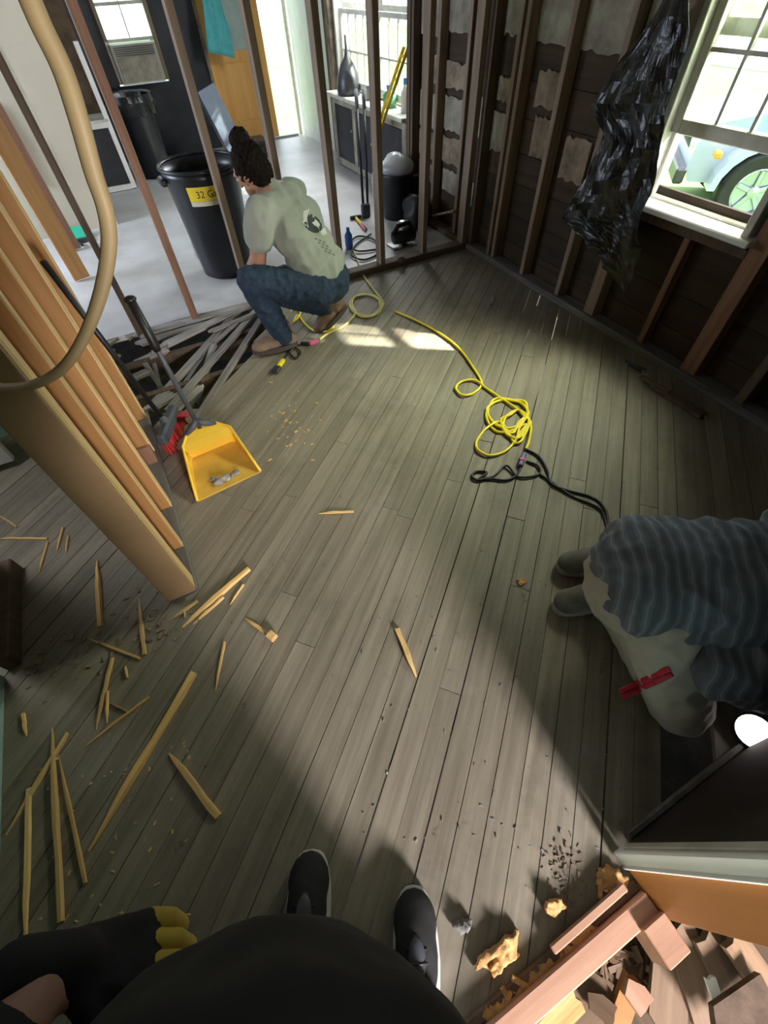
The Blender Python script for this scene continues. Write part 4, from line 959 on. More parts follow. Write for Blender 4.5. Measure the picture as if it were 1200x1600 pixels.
# pry bar and rubbish along the right wall
a, b = onz(978, 566), onz(1006, 588)
t = root('pry_bar', a, label='grey pry bar with claw lying along the right sole plate', cat='pry bar')
mb = MB(); mb.tube([a+V((0, 0, .012)), a.lerp(b, .5)+V((0, 0, .015)), a.lerp(b, .85)+V((.02, 0, .02))], [.010, .012, .012], 8); part(mb, 'shaft', M['darksteel'], t, True)
mb = MB(); mb.bar(a.lerp(b, .85)+V((.02, 0, .02)), b+V((-.03, -.02, .03)), .035, .012, (0, 0, 1), .003); part(mb, 'claw', M['steel'], t)
a, b = onz(1022, 606), onz(1098, 652); mb = MB(); mb.bar(a+V((0, 0, .012)), b+V((0, 0, .012)), .075, .02, (0, 0, 1), .004); mb.bar(a+V((-.02, .10, .028)), a.lerp(b, .35)+V((0, .02, .026)), .03, .012, (0, 0, 1), .003)
setp(thing(mb, 'loose_board', M['stud_dark']), label='short dark board lying on the planks along the right wall', cat='board')
# ------------------------------------------------------------------ scrap boards behind the sole plate
PZ = -.325
def scrap(u0, v0, u1, v1, w, th, z0, z1, m, label):
    a, b = onz(u0, v0, z0), onz(u1, v1, z1)
    x = b-a; L = x.length; x.normalize(); y = V((0, 0, 1)).cross(x).normalized(); z = x.cross(y); R = Matrix((x, y, z)).transposed()
    r_ = random.Random(int(u0+v1)); h = w/2
    poly = [(0, -h), (L*.97, -h), (L, -h*.2), (L*.95, h*.3), (L*.99, h), (.02, h), (-.015, h*.2)]
    mb = MB(); mb.prism(poly, -th/2, th/2)
    o = link('scrap_board', mb.mesh('scrap_board'), M[m]); o.matrix_world = Matrix.Translation(a) @ R.to_4x4(); ORG[o] = a
    setp(o, label=label, cat='scrap board', group='scrap boards in the pit behind the sole plate')
M['scrap'] = wood('brown scrap board', (.22, .135, .08), (.12, .07, .04), 0, .65, 24, .25)
for i, a in enumerate([(1110, 1610, 1058, 1440, .09, .02, -.27, -.20, 'scrap', 'brown scrap board rising beside the orange end board'), (1170, 1590, 1100, 1455, .09, .02, -.27, -.18, 'scrap', 'grey brown scrap board leaning right of the first in pit'),
          (1040, 1610, 1050, 1470, .10, .02, -.28, -.24, 'scrap', 'wide brown scrap board beside the pinkish block'), (960, 1610, 990, 1525, .05, .03, -.25, -.22, 'orange', 'narrow orange brown scrap in the pit'),
          (870, 1615, 935, 1520, .14, .02, -.28, -.25, 'scrap', 'wide dull scrap board just behind the sole plate'), (1215, 1570, 1140, 1460, .08, .02, -.24, -.15, 'scrap', 'dark brown scrap board under the end board'),
          (1135, 1605, 1108, 1525, .03, .01, -.20, -.17, 'white', 'thin white painted scrap strip in the pit'), (1130, 1625, 1215, 1565, .12, .03, -.15, -.14, 'stud_dark', 'dark reddish board lying over the pit corner'),
          (985, 1540, 1010, 1575, .06, .02, -.2, -.2, 'plate_pink', 'small pinkish offcut in the pit'), (925, 1560, 960, 1590, .05, .02, -.23, -.22, 'scrap', 'short brown offcut in the pit'), (840, 1625, 905, 1560, .05, .02, -.24, -.22, 'splinter', 'pale offcut close behind the sole plate')]):
    scrap(*a)
scatter('pit_rubble', 220, lambda r_: (r_.uniform(830, 1200), r_.uniform(1450, 1620)), .035, 'scrap', 'crumbled rubble covering the pit behind the sole plate', PZ, 12)
# ------------------------------------------------------------------ PEOPLE
from mathutils.bvhtree import BVHTree
def capsule(mb, p0, r0, p1, r1, seg=14):
    p0, p1 = V(p0), V(p1); d = p1-p0; L = d.length
    if L < 1e-5: return mb.ell(p0, (r0, r0, r0), seg, 8)
    z = d/L; x = z.orthogonal().normalized(); y = z.cross(x); R = Matrix((x, y, z)).transposed()
    prof = [(max(1e-4, r0*math.sin(a)) if i else 1e-7, -r0*math.cos(a)) for i, a in enumerate([math.pi/2*k/5 for k in range(6)])]
    prof += [(max(1e-4, r1*math.cos(a)) if k < 5 else 1e-7, L+r1*math.sin(a)) for k, a in enumerate([math.pi/2*k/5 for k in range(6)])]
    return mb.lathe(prof, seg, p0, R)
def chain(mb, pts, rs):
    for i in range(len(pts)-1): capsule(mb, pts[i], rs[i], pts[i+1], rs[i+1])
def frame(fwd, up):
    f = V(fwd).normalized(); u = V(up); u = (u-f*u.dot(f)).normalized(); l = u.cross(f)
    return f, l, u, Matrix((f, l, u)).transposed()
def blob(mb, name, m, parent, voxel=.008, it=6, wr=None):
    """fuse overlapping solids into one continuous skin"""
    me0 = bpy.data.meshes.new('tmp'); me0.from_pydata([tuple(p) for p in mb.v], [], mb.f)
    bm = bmesh.new(); bm.from_mesh(me0); bmesh.ops.recalc_face_normals(bm, faces=bm.faces); bm.to_mesh(me0); bm.free()
    o = bpy.data.objects.new('tmp', me0); COL.objects.link(o)
    r = o.modifiers.new('r', 'REMESH'); r.mode = 'VOXEL'; r.voxel_size = voxel
    s = o.modifiers.new('s', 'SMOOTH'); s.iterations = it; s.factor = .5
    me = bpy.data.meshes.new_from_object(o.evaluated_get(bpy.context.evaluated_depsgraph_get()))
    bpy.data.objects.remove(o); me.name = name
    if wr:
        amp, fr, st = wr
        co = [(v.co.copy(), v.normal.copy()) for v in me.vertices]
        for v, (c, n) in zip(me.vertices, co):
            q = V((c.x*fr*st[0], c.y*fr*st[1], c.z*fr*st[2]))
            v.co = c+n*(amp*(1-2*abs(noise.noise(q)))+amp*.5*noise.noise(q*2.3))
    bvh = BVHTree.FromPolygons([v.co.copy() for v in me.vertices], [tuple(p.vertices) for p in me.polygons])
    org = ORG[parent]
    for v in me.vertices: v.co -= org
    me.polygons.foreach_set('use_smooth', [True]*len(me.polygons))
    ob = link(name, me, m, parent)
    return ob, bvh
def head_prims(mb, c, fwd, up, s=1.0):
    f, l, u, R = frame(fwd, up); c = V(c)
    mb.ell(c+u*.02*s, (.092*s, .074*s, .095*s), 20, 14, R)
    mb.ell(c+f*.025*s-u*.055*s, (.062*s, .056*s, .062*s), 16, 12, R)
    capsule(mb, c+f*.088*s+u*.012*s, .008*s, c+f*.106*s-u*.020*s, .013*s, 10)      # nose
    capsule(mb, c+f*.082*s-u*.052*s-l*.018*s, .006*s, c+f*.082*s-u*.052*s+l*.018*s, .006*s, 8)   # lips
    capsule(mb, c+f*.078*s+u*.03*s-l*.04*s, .011*s, c+f*.078*s+u*.03*s+l*.04*s, .011*s, 8)       # brow
    for sd_ in (-1, 1): mb.ell(c+l*(sd_*.076*s)-f*.005*s, (.02*s, .009*s, .031*s), 10, 8, R)     # ears
def eyes(c, fwd, up, parent, s=1.0):
    f, l, u, R = frame(fwd, up); c = V(c)
    for sd_ in (-1, 1):
        mb = MB(); mb.ell(c+f*.079*s+l*(sd_*.031*s)+u*.008*s, (.012*s, .014*s, .009*s), 10, 8, R); part(mb, 'eye', M['eye'], parent, True)
def hand_prims(mb, wrist, fwd, nrm, side, curl=.6, s=1.0, only=None):
    """palm plus five fingers; nrm = back of the hand, side = +1 when the thumb is on the left of fwd seen from nrm"""
    f, l, n, R = frame(fwd, nrm); w = V(wrist); l = l*side
    if only is None or only == 'palm':
        for k in (-1.4, -.5, .5, 1.4): capsule(mb, w+f*.012*s+l*(k*.012*s), .016*s, w+f*.082*s+l*(k*.0195*s), .0135*s, 10)
    Ls = (.040, .046, .043, .034); out = []
    for i, k in enumerate((1.5, .5, -.5, -1.5)):
        p = w+f*.085*s+l*(k*.0205*s); a = curl*.55; pts = [p]
        for j, q in enumerate((1.0, .72, .55)):
            d = f*math.cos(a)-n*math.sin(a); p = p+d*(Ls[i]*q*s); pts.append(p); a += curl*.85
        if only is None or only == 'fingers': chain(mb, pts, [.0095*s, .0088*s, .008*s, .007*s])
        out.append(pts)
    t0 = w+f*.030*s+l*.030*s; t1 = t0+(f*.6+l*.62-n*.35).normalized()*.040*s; t2 = t1+(f*.85+l*.15-n*.55).normalized()*.032*s; t3 = t2+(f*.8-l*.25-n*.5).normalized()*.024*s
    if only is None or only in ('palm',): chain(mb, [t0, t1, t2, t3], [.014*s, .0115*s, .010*s, .008*s])
    return out
def shoe(parent, ankle, toe_dir, m_up, m_sole, L=.285, wd=.105, pitch=0.0, name='boot', high=.05, trim=None):
    """upper and sole; ankle point above the heel, toe_dir horizontal, pitch lifts the heel"""
    f = V((toe_dir[0], toe_dir[1], 0)).normalized(); f = (f*math.cos(pitch)-V((0, 0, 1))*math.sin(pitch)).normalized()
    _, l, u, R = frame(f, (0, 0, 1)); a = V(ankle)
    h0 = a-u*.085
    mb = MB()
    mb.ell(h0+f*(-.02)+u*.045, (.055, .040, .055), 14, 10, R)
    mb.ell(h0+f*(L*.35)+u*.045, (L*.38, wd*.46, .045), 16, 10, R)
    mb.ell(h0+f*(L*.56)+u*.035, (L*.25, wd*.485, .038), 16, 10, R)
    capsule(mb, h0+u*.05, .045, a+u*high, .044); capsule(mb, h0+f*.05+u*.06, .042, a+u*high*.6, .043)
    up, bv = blob(mb, name, m_up, parent, .007, 4)
    out = []
    n = 28
    for i in range(n):
        t = 2*math.pi*i/n; x = math.cos(t); y = math.sin(t)
        x = math.copysign(abs(x)**.85, x); y = math.copysign(abs(y)**.72, y); w_ = wd*.5*(1.0 if x > 0 else .82+.18*(1+x)); out.append((L*.29+x*L*.525, y*w_))
    mb = MB(); mb.prism(out, -.004, .026, R, h0); so_ = part(mb, 'sole', m_sole, up)
    return up, (h0, f, l, u, R)
M['skin'] = mat('tanned skin', (.42, .22, .145), .55, .08, 14); M['skin2'] = mat('brown skin', (.40, .22, .15), .55, .08, 14)  # second skin tone for the other two people
M['hair'] = mat('dark brown hair', (.012, .008, .006), .8, .4, 60, bump=.8, spec=.15)
M['eye'] = mat('eye', (.5, .48, .45), .2, .05, 30)
M['tee'] = mat('sage grey cotton', (.33, .36, .31), .85, .07, 5, bump=.06)
M['denim'] = mat('dark blue denim', (.018, .038, .070), .85, .25, 40, bump=.15)
M['bootb'] = mat('brown leather boot', (.13, .075, .045), .6, .2, 12, bump=.2); M['boott'] = mat('tan suede boot', (.24, .165, .115), .75, .2, 12, bump=.2)
M['solebr'] = mat('dark rubber sole', (.06, .045, .035), .7, .1, 9)
# ---- crouching worker
def worker_a():
    t = root('person', (.82, 2.78, 0), label='worker in sage grey t-shirt and jeans crouching at the broken floor', cat='person')
    LH, RH = V((.88, 2.66, .37)), V((1.02, 2.84, .37)); PEL = V((.97, 2.75, .39))
    LK, LA = V((.50, 2.70, .50)), V((.62, 2.74, .11)); RK, RA = V((.60, 3.04, .30)), V((.99, 2.85, .15))
    CH = V((.865, 2.80, .68)); NK = V((.765, 2.86, .855)); LS, RS = V((.655, 2.745, .80)), V((.93, 2.99, .79))
    HD = V((.695, 2.90, .945)); LE, RE = V((.575, 2.77, .535)), V((.76, 3.16, .55)); LW, RW = V((.56, 3.02, .42)), V((.58, 3.22, .32))
    hf, hu = (-.60, .70, -.45), (-.25, .25, .9)
    mb = MB()
    head_prims(mb, HD, hf, hu)
    chain(mb, [HD-V((-.03, .02, .06)), NK, CH, PEL], [.05, .055, .095, .110])
    chain(mb, [NK, LS, LE, LW], [.06, .055, .046, .030]); chain(mb, [NK, RS, RE, RW], [.06, .055, .046, .030])
    chain(mb, [PEL, LH, LK, LA], [.11, .095, .056, .040]); chain(mb, [PEL, RH, RK, RA], [.11, .095, .056, .040])
    capsule(mb, LA, .038, LA+V((-.16, .03, -.06)), .030); capsule(mb, RA, .034, RA+V((-.04, .0, -.03)), .026)
    hand_prims(mb, LW, (.0, .75, -.6), (-.7, .4, .6), 1, .7); hand_prims(mb, RW, (-.2, .3, -.9), (-.4, .8, .4), -1, .7)
    body, _ = blob(mb, 'body', M['skin'], t, .006, 5)
    eyes(HD, hf, hu, body)
    # jeans
    mb = MB()
    mb.ell(PEL+V((.02, -.01, -.02)), (.135, .165, .13), 18, 12, Matrix.Rotation(-.9, 3, 'Z'))
    chain(mb, [PEL, LH, LH.lerp(LK, .5), LK, LK.lerp(LA, .5), LA+V((0, 0, -.01))], [.115, .112, .094, .078, .073, .062])
    chain(mb, [PEL, RH, RH.lerp(RK, .5), RK, RK.lerp(RA, .5), RA], [.115, .112, .094, .078, .070, .060])
    blob(mb, 'jeans', M['denim'], t, .009, 6, (.009, 15, (1, 1, 1)))
    # t-shirt
    mb = MB(); Rt = Matrix.Rotation(-.72, 3, 'Z')
    f, l, u, R = frame((-.6, .75, -.35), NK-PEL)
    mb.ell(PEL+V((.0, .0, .06)), (.135, .185, .10), 18, 12, R); mb.ell(PEL.lerp(CH, .5), (.132, .198, .17), 18, 12, R); mb.ell(CH, (.130, .208, .15), 18, 12, R); mb.ell(CH.lerp(NK, .6), (.10, .165, .09), 18, 12, R)
    capsule(mb, NK, .062, NK.lerp(HD, .18), .056)
    chain(mb, [LS, LS.lerp(LE, .42)], [.082, .080]); chain(mb, [RS, RS.lerp(RE, .62)], [.082, .076])
    capsule(mb, NK.lerp(CH, .4), .10, LS, .075); capsule(mb, NK.lerp(CH, .4), .10, RS, .075)
    sh, bv = blob(mb, 'shirt', M['tee'], t, .009, 7, (.010, 10, (1, 1, .7)))
    # hair
    mb = MB(); f, l, u, R = frame(hf, hu)
    mb.ell(HD-f*.022+u*.035, (.092, .088, .095), 18, 12, R); mb.ell(HD-f*.055-u*.015, (.055, .072, .07), 14, 10, R); mb.ell(HD-f*.035+u*.135, (.048, .050, .045), 14, 10, R)
    blob(mb, 'hair', M['hair'], t, .007, 2, (.010, 42, (1, 1, 1)))
    shoe(t, LA+V((.02, -.005, .0)), (-1, .15, 0), M['boott'], M['solebr'], .30, .115, 0, 'boot', .06)
    shoe(t, RA+V((.05, -.02, .02)), (-1, .06, 0), M['bootb'], M['solebr'], .28, .11, .55, 'boot', .05)
    # print on the back of the shirt, laid onto the cloth
    def decal(name, poly, m, off=.0025, parent=sh):
        cu, cv = sum(p[0] for p in poly)/len(poly), sum(p[1] for p in poly)/len(poly)
        pts = [(cu, cv)]; n = len(poly); rings = 3
        for r in range(1, rings+1): pts += [(cu+(p[0]-cu)*r/rings, cv+(p[1]-cv)*r/rings) for p in poly]
        co = []
        for (a, b) in pts:
            d = ray(a, b).normalized(); h, nn, _, _ = bv.ray_cast(CAM, d)
            if h is None: return
            co.append(h-d*off)
        fs = [(0, 1+i, 1+(i+1) % n) for i in range(n)]
        for r in range(rings-1): fs += [(1+r*n+i, 1+(r+1)*n+i, 1+(r+1)*n+(i+1) % n, 1+r*n+(i+1) % n) for i in range(n)]
        mb = MB(); mb.add(co, fs); return part(mb, name, m, parent)
    def ring(cx, cy, rx, ry, rot=0, n=14): return [(cx+rx*math.cos(a)*math.cos(rot)-ry*math.sin(a)*math.sin(rot), cy+rx*math.cos(a)*math.sin(rot)+ry*math.sin(a)*math.cos(rot)) for a in [2*math.pi*i/n for i in range(n)]]
    pd, pw, pm = mat('dark print', (.04, .055, .05), .8, .1, 9), mat('white print', (.60, .62, .58), .8, .1, 9), mat('grey print', (.17, .19, .17), .8, .1, 9)
    decal('back_print', ring(488, 349, 18, 12, .75), pd)
    decal('back_print', [(474, 330), (484, 326), (480, 340), (482, 356), (473, 348)], pw, .004)
    decal('back_print', ring(493, 348, 9, 4, .75), pw, .004); decal('back_print', ring(488, 344, 4, 3), pd, .005)
    decal('back_print', [(484, 325), (498, 330), (508, 343), (500, 340), (490, 333)], pm, .004); decal('back_print', [(500, 362), (508, 355), (511, 366), (504, 368)], pw, .004)
    for k in range(4):
        for j in range(3):
            x, y = 492+k*5+j*6.2, 371+k*6.5+j*2.6
            decal('back_print', [(x, y), (x+4.2, y+1.8), (x+3.4, y+4.2), (x-.8, y+2.4)], pm, .003)
worker_a()
# ---- kneeling worker
def stripes(name, axis, c1, c2, c3, freq):
    m, N, L, P = _nt(name)
    tc = N.new('ShaderNodeTexCoord'); d = N.new('ShaderNodeVectorMath'); d.operation = 'DOT_PRODUCT'; d.inputs[1].default_value = axis
    nz = N.new('ShaderNodeTexNoise'); nz.inputs['Scale'].default_value = 9; L.new(tc.outputs['Object'], nz.inputs['Vector'])
    ma = N.new('ShaderNodeMath'); ma.operation = 'MULTIPLY_ADD'; ma.inputs[1].default_value = .045
    L.new(tc.outputs['Object'], d.inputs[0]); L.new(nz.outputs[0], ma.inputs[0]); L.new(d.outputs['Value'], ma.inputs[2])
    mu = N.new('ShaderNodeMath'); mu.operation = 'MULTIPLY'; mu.inputs[1].default_value = freq; L.new(ma.outputs[0], mu.inputs[0])
    fr = N.new('ShaderNodeMath'); fr.operation = 'FRACT'; L.new(mu.outputs[0], fr.inputs[0])
    rp = N.new('ShaderNodeValToRGB'); rp.color_ramp.interpolation = 'LINEAR'
    E_ = rp.color_ramp.elements; E_[0].position = 0; E_[0].color = (*c1, 1); E_[1].position = .36; E_[1].color = (*c1, 1)
    for pos, c in ((.42, c2), (.58, c2), (.64, c3), (.74, c3), (.80, c2), (.94, c2), (1.0, c1)):
        e = E_.new(pos); e.color = (*c, 1)
    L.new(fr.outputs[0], rp.inputs[0]); L.new(rp.outputs[0], P.inputs['Base Color']); P.inputs['Roughness'].default_value = .85
    return m
M['plaid'] = stripes('blue grey striped cotton', (.77, -.62, .12), (.105, .125, .160), (.15, .18, .225), (.23, .27, .33), 30)
M['khaki'] = mat('pale khaki cotton', (.44, .42, .37), .85, .1, 5, bump=.06)
M['sneak'] = mat('grey suede sneaker', (.15, .145, .13), .8, .2, 14, bump=.2); M['solegrey'] = mat('pale grey rubber', (.34, .34, .32), .7, .1, 9)
M['redtool'] = mat('red webbing', (.55, .03, .06), .5, .15, 25)
def worker_b():
    t = root('person', (1.02, .15, 0), label='worker in blue grey striped shirt and khaki pants kneeling at the floor opening', cat='person')
    PEL = V((1.0, .19, .44)); RH, LH = V((.94, .11, .41)), V((1.06, .27, .41))
    RK, RA = V((.985, -.115, .095)), V((1.09, .31, .10)); LK, LA = V((1.32, .06, .095)), V((1.22, .42, .10))
    CH = V((1.20, .03, .50)); NK = V((1.40, -.09, .52)); RS, LS = V((1.24, -.19, .48)), V((1.47, .10, .49)); RE, RW = V((.97, -.085, .40)), V((1.20, -.215, .20)); LE, LW = V((1.62, -.08, .30)), V((1.50, -.20, .12))
    HD = V((1.52, -.16, .50)); hf, hu = (.45, -.45, -.75), (.6, -.55, .5)
    mb = MB(); head_prims(mb, HD, hf, hu)
    chain(mb, [HD+V((-.04, .04, .0)), NK, CH, PEL], [.05, .058, .12, .13])
    chain(mb, [NK, RS, RE, RW], [.06, .055, .046, .030]); chain(mb, [NK, LS, LE, LW], [.06, .055, .046, .030])
    chain(mb, [PEL, RH, RK, RA], [.11, .095, .056, .040]); chain(mb, [PEL, LH, LK, LA], [.11, .095, .056, .040])
    capsule(mb, RA, .036, RA+V((-.10, .02, -.04)), .026); capsule(mb, LA, .036, LA+V((-.10, .03, -.04)), .026)
    hand_prims(mb, RW, (.5, .1, -.85), (.5, -.7, .4), 1, .7); hand_prims(mb, LW, (-.5, .1, -.25), (.3, -.4, .8), -1, .5)
    body, _ = blob(mb, 'body', M['skin2'], t, .006, 5); eyes(HD, hf, hu, body)
    mb = MB()
    mb.ell(PEL+V((-.045, .03, -.015)), (.150, .172, .140), 18, 12, Matrix.Rotation(-.7, 3, 'Z'))
    chain(mb, [PEL, RH, RH.lerp(RK, .5), RK, RK.lerp(RA, .5), RA], [.12, .114, .100, .086, .078, .066])
    chain(mb, [PEL, LH, LH.lerp(LK, .5), LK, LK.lerp(LA, .5), LA], [.12, .118, .106, .088, .080, .068])
    _, pbv = blob(mb, 'pants', M['khaki'], t, .009, 6, (.009, 14, (1, 1, 1)))
    mb = MB(); f, l, u, R = frame(CH-PEL, (0, 0, 1))
    mb.ell(PEL-f*.035+u*.035, (.15, .195, .140), 18, 12, R); mb.ell(PEL+f*.05+u*.02, (.15, .190, .150), 18, 12, R); mb.ell(PEL.lerp(CH, .55)+u*.015, (.17, .195, .150), 18, 12, R); mb.ell(CH, (.17, .205, .150), 18, 12, R); mb.ell(CH.lerp(NK, .55), (.13, .19, .12), 18, 12, R)
    chain(mb, [RS, RE, RE.lerp(RW, .75)], [.088, .080, .062]); chain(mb, [LS, LE, LE.lerp(LW, .75)], [.088, .076, .060])
    capsule(mb, CH.lerp(NK, .5), .11, RS, .085); capsule(mb, CH.lerp(NK, .5), .11, LS, .085); capsule(mb, NK, .07, NK.lerp(HD, .25), .06)
    sh, _ = blob(mb, 'shirt', M['plaid'], t, .009, 5, (.013, 9, (1.3, 1, 1)))
    mb = MB(); f, l, u, R = frame(hf, hu); mb.ell(HD-f*.02+u*.03, (.092, .084, .095), 16, 12, R); mb.ell(HD-f*.05-u*.01, (.05, .07, .07), 14, 10, R)
    blob(mb, 'hair', M['hair'], t, .007, 2, (.008, 40, (1, 1, 1)))
    # shoes behind, toes on the floor
    for a, d in ((RA+V((.01, .0, .02)), (-.95, .30, 0)), (LA+V((.01, .0, .02)), (-.9, .42, 0))):
        shoe(t, a, d, M['sneak'], M['solegrey'], .27, .110, .12, 'sneaker', .03)
    # red webbing strap hanging from the back pocket
    mb = MB()
    for off in (0.0, 9.0):
        pts = []
        for k in range(9):
            q = k/8; d = ray(1046-66*q+off*.35, 1044+32*q+off).normalized(); h, nn, _, _ = pbv.ray_cast(CAM, d)
            if h is None:
                if not pts: continue
                h = CAM+d*(pts[-1]-CAM).length; h.z = pts[-1].z-.004
                pts.append(h); continue
            pts.append(h-d*(.006+.004*math.sin(k*1.7+off)))
        if len(pts) > 2:
            pts.append(pts[-1]+(pts[-1]-pts[-2]).normalized()*.03); mb.tube(pts, .0085, 8, True, .45)
    part(mb, 'pocket_strap', M['redtool'], t)
worker_b()
# ---- the photographer's own body below the camera
M['blacktee'] = mat('black cotton', (.012, .012, .012), .85, .15, 6, bump=.08)
M['paledenim'] = mat('washed pale denim', (.20, .27, .32), .85, .12, 30, bump=.1)
M['canvas'] = mat('black canvas shoe', (.016, .016, .017), .8, .2, 20, bump=.1); M['gloveb'] = mat('black knit glove', (.010, .010, .012), .8, .2, 40, bump=.3); M['glovey'] = mat('yellow rubber glove', (.46, .34, .04), .6, .12, 12)
def photographer():
    t = root('person', (-.24, -.22, 0), label='photographer in black shirt and canvas sneakers looking down at the floor', cat='person')
    F = V((.45, .893, 0)); RT = V((.893, -.45, 0)); Z = V((0, 0, 1)); C0 = V((-.255, -.235, 0))
    def W_(r, f, z): return C0+RT*r+F*f+Z*z
    PEL = W_(0, 0, .95); CH = W_(0, -.02, 1.30); NK = W_(0, -.03, 1.50); HD = W_(0, .02, 1.66)
    LH, RH = W_(-.10, 0, .92), W_(.10, 0, .92); LK, RK = W_(-.125, .06, .50), W_(.110, .02, .50); LA, RA = onz(487, 1338, .03)-F*.215+Z*.07, onz(646, 1396, .03)-F*.215+Z*.07
    LS, RS = W_(-.19, -.02, 1.44), W_(.19, -.02, 1.44); LE = V((-.53, -.08, 1.12)); LW = onz(86, 1515, .93)
    RE, RW = W_(.30, .02, 1.20), W_(.14, .17, 1.42)
    hf, hu = (.43, .85, -.30), (.1, .2, 1)
    mb = MB(); head_prims(mb, HD, hf, hu)
    chain(mb, [HD-Z*.06, NK, CH, PEL], [.05, .058, .12, .13])
    chain(mb, [NK, LS, LE, LW], [.06, .055, .046, .030]); chain(mb, [NK, RS, RE, RW], [.06, .055, .046, .030])
    chain(mb, [PEL, LH, LK, LA], [.11, .095, .056, .040]); chain(mb, [PEL, RH, RK, RA], [.11, .095, .056, .040])
    capsule(mb, LA, .036, LA+F*.16-Z*.05, .028); capsule(mb, RA, .036, RA+F*.16-Z*.05, .028)
    gd, gn = onz(238, 1485, .86)-LW, V((.0, .35, .95))
    hand_prims(mb, LW, gd, gn, -1, .55); hand_prims(mb, RW, (-.3, .2, .9), (.5, .8, 0), 1, .9)
    body, _ = blob(mb, 'body', M['skin2'], t, .006, 5); eyes(HD, hf, hu, body)
    mb = MB()
    mb.ell(PEL-Z*.02, (.17, .135, .13), 18, 12, Matrix((RT, F, Z)).transposed())
    chain(mb, [PEL, LH, LK, LA-Z*.02], [.12, .115, .082, .066]); chain(mb, [PEL, RH, RK, RA-Z*.02], [.12, .115, .080, .062])
    blob(mb, 'jeans', M['paledenim'], t, .010, 6, (.006, 14, (1, 1, .6)))
    mb = MB(); R = Matrix((RT, F, Z)).transposed()
    mb.ell(PEL+Z*.03+F*.01, (.19, .155, .12), 20, 14, R); mb.ell(V((-.19, -.14, 1.10)), (.19, .160, .17), 20, 14, R); mb.ell(CH, (.20, .150, .18), 20, 14, R); mb.ell(W_(0, -.025, 1.43), (.15, .095, .08), 18, 12, R)
    chain(mb, [LS, LE, LE.lerp(LW, .70)], [.080, .060, .046]); chain(mb, [RS, RE, RE.lerp(RW, .6)], [.085, .072, .056]); capsule(mb, W_(0, -.02, 1.42), .09, LS, .08); capsule(mb, W_(0, -.02, 1.42), .09, RS, .08)
    blob(mb, 'shirt', M['blacktee'], t, .010, 6, (.006, 10, (1, 1, 1)))
    mb = MB(); f, l, u, Rh = frame(hf, hu); mb.ell(HD-f*.02+u*.035, (.092, .084, .092), 16, 12, Rh); mb.ell(HD-f*.05-u*.01, (.05, .07, .07), 14, 10, Rh)
    blob(mb, 'hair', M['hair'], t, .007, 2, (.006, 40, (1, 1, 1)))
    for a in (LA, RA):
        up, (h0, f, l, u, R) = shoe(t, a, F, M['canvas'], M['white'], .285, .122, 0, 'sneaker', .03)
        mb = MB(); mb.ell(h0+f*.095+u*.088, (.045, .022, .012), 14, 8, R); part(mb, 'tongue', M['greyplastic'], up, True)
        for k in range(4):
            q = h0+f*(.09+.024*k)+u*(.098-.008*k); mb = MB(); mb.tube([q-l*.026-u*.006, q+u*.004, q+l*.026-u*.006], .0032, 6); part(mb, 'lace', M['darksteel'], up, True)
    # work glove: black back, yellow palm and finger ends
    mb = MB(); fp = hand_prims(mb, LW, gd, gn, -1, .55, 1.12, 'palm')
    gf = gd.normalized(); capsule(mb, LW-gf*.035, .036, LW+gf*.02, .034)
    for p in fp: chain(mb, [p[0], p[0].lerp(p[1], .3)], [.0130, .0130])
    gl, _ = blob(mb, 'glove', M['gloveb'], t, .006, 4)
    for p in fp:
        mb = MB(); chain(mb, [p[0].lerp(p[1], .25), p[1], p[2], p[3]], [.0130, .0132, .0128, .0115]); part(mb, 'yellow_finger_end', M['glovey'], gl, True)
    mb = MB(); f, l, n, R = frame(gd, gn); mb.ell(LW+f*.05-n*.020-l*.002, (.038, .034, .012), 14, 8, R); part(mb, 'yellow_palm', M['glovey'], gl, True)
photographer()
# ---- work light by the kneeling worker; glowing lens stands in for a lit spot
lp = onz(1186, 1136, -.02)
wl = root('lit_spot_lamp', V((1.20, -.26, .0)), label='small work light, its glowing lens standing in for the lit spot by the kneeling worker', cat='work light')
M['lamp'] = mat('added lamp glow', (1, .95, .92), .3, 0, 5, emit=(1.0, .88, .88, 3.0))
wl_c = onz(1180, 1143, .065)
Rl = (CAM-wl_c+V((-.3, 0, -.5))).normalized().to_track_quat('Z', 'Y').to_matrix()
ORG[wl] = wl_c; wl.location = wl_c
def _pl(mb):
    for i in range(len(mb.v)): mb.v[i] = wl_c + Rl @ mb.v[i]
    return mb
part(_pl(MB().lathe([(.0, -.07), (.03, -.07), (.035, -.03), (.058, .0), (.058, .012), (.052, .012), (.050, .0)], 24)), 'housing', M['black'], wl, True)
part(_pl(MB().lathe([(.0, .012), (.03, .011), (.052, .006)], 24)), 'lens', M['lamp'], wl, True)
part(MB().tube([wl_c-V((0, 0, .02)), wl_c-V((0, 0, .064))], .012, 8), 'foot', M['black'], wl)

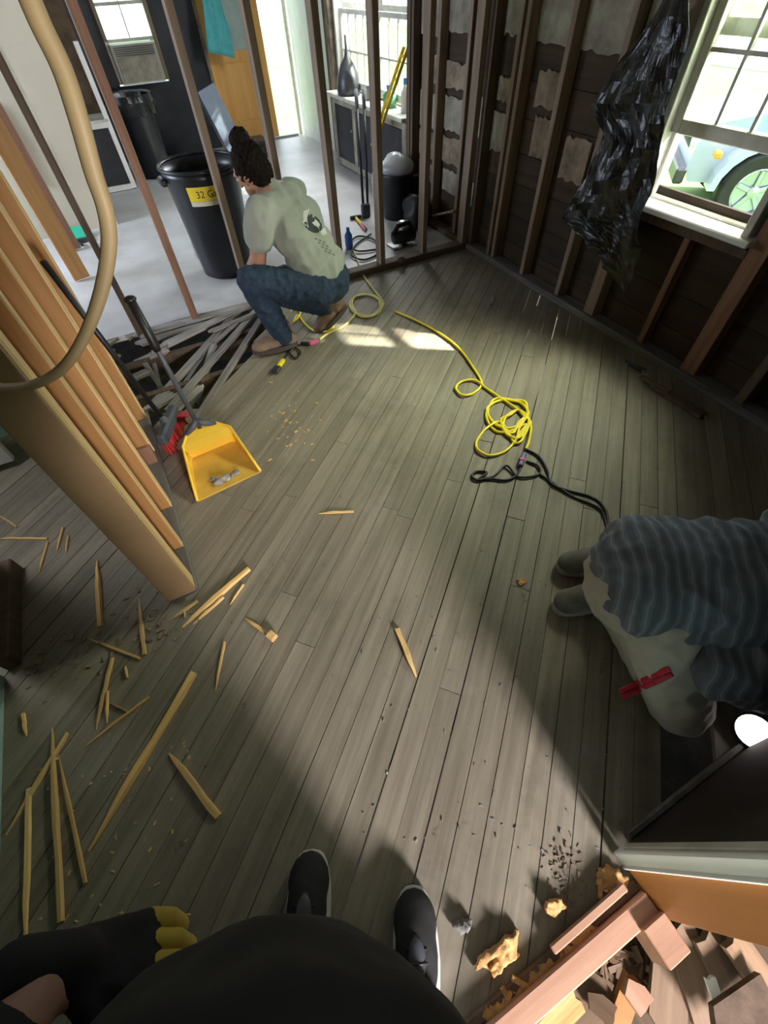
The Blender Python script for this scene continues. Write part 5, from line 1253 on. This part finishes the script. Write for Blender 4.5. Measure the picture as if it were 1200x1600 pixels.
# torn wood chunks: many broken slivers fused into rough lumps
def chunk(px, h, label, m='torn', n=26, sl=.05):
    r_ = random.Random(len(label)*13+int(px[0][0])); pp = [onz(u, v) for u, v in px]; c = sum(pp, V())/len(pp)
    poly = [(p.x, p.y) for p in pp]; lo = V((min(p.x for p in pp), min(p.y for p in pp), 0)); hi = V((max(p.x for p in pp), max(p.y for p in pp), 0))
    mb = MB(); k = 0; ax = r_.uniform(0, 3)
    while k < n:
        q = V((r_.uniform(lo.x, hi.x), r_.uniform(lo.y, hi.y), 0))
        if not inpoly((c.x+(q.x-c.x)*1.22, c.y+(q.y-c.y)*1.22), poly): continue
        k += 1; hh = h*r_.uniform(.35, 1.0)*(1-.5*min(1, (q-c).length/((hi-lo).length*.5)))
        R = Matrix.Rotation(ax+r_.gauss(0, .35), 3, 'Z') @ Matrix.Rotation(r_.gauss(0, .25), 3, 'Y')
        mb.box(q+V((0, 0, hh/2+.004)), (sl*r_.uniform(.5, .95), sl*r_.uniform(.12, .25), hh*.8), R)
    mb.prism([(p[0]+(c.x-p[0])*.12, p[1]+(c.y-p[1])*.12) for p in poly], .001, h*.55)
    t = root('wood_chunk', V((c.x, c.y, 0)), label=label, cat='wood chunk', group='torn wood chunks by the sole plate')
    blob(mb, 'torn_wood', M[m], t, .0038, 1)
    t.children[0].data.polygons.foreach_set('use_smooth', [False]*len(t.children[0].data.polygons))
chunk([(734, 1522), (745, 1490), (770, 1478), (790, 1462), (812, 1448), (808, 1500), (790, 1495), (776, 1522), (764, 1500)], .042, 'large torn orange chunk on the planks near the sole plate', 'torn', 34)
chunk([(848, 1425), (860, 1405), (876, 1400), (874, 1425), (862, 1434)], .045, 'small torn orange chunk near the white casing', 'torn', 14, .035)
chunk([(705, 1445), (722, 1436), (738, 1432), (735, 1450), (718, 1462)], .045, 'pale grey chunk beside the photographer right shoe', 'dust', 14, .03)
chunk([(928, 1360), (950, 1352), (972, 1372), (985, 1398), (960, 1392), (935, 1378)], .025, 'splintery orange chunk at the foot of the white casing', 'torn', 24, .05)
chunk([(806, 905), (818, 903), (824, 912), (812, 918)], .014, 'tiny orange wood chip alone by the kneeling worker shoe', 'torn', 6, .02)

cl = root('added_ceiling_lamp', (-1.50, 1.95, ZT+.06), label='added round white ceiling lamp dressing the hall fill light', cat='lamp')  # invented fixture above the hall fill light
part(MB().lathe([(0, 0), (.20, 0), (.21, -.02), (.19, -.06), (.17, -.07)], 28, (-1.50, 1.95, ZT+.055)), 'base', M['white'], cl, True)
part(MB().lathe([(.17, -.065), (.12, -.085), (0, -.095)], 28, (-1.50, 1.95, ZT+.055)), 'shade', M['lamp'], cl, True)
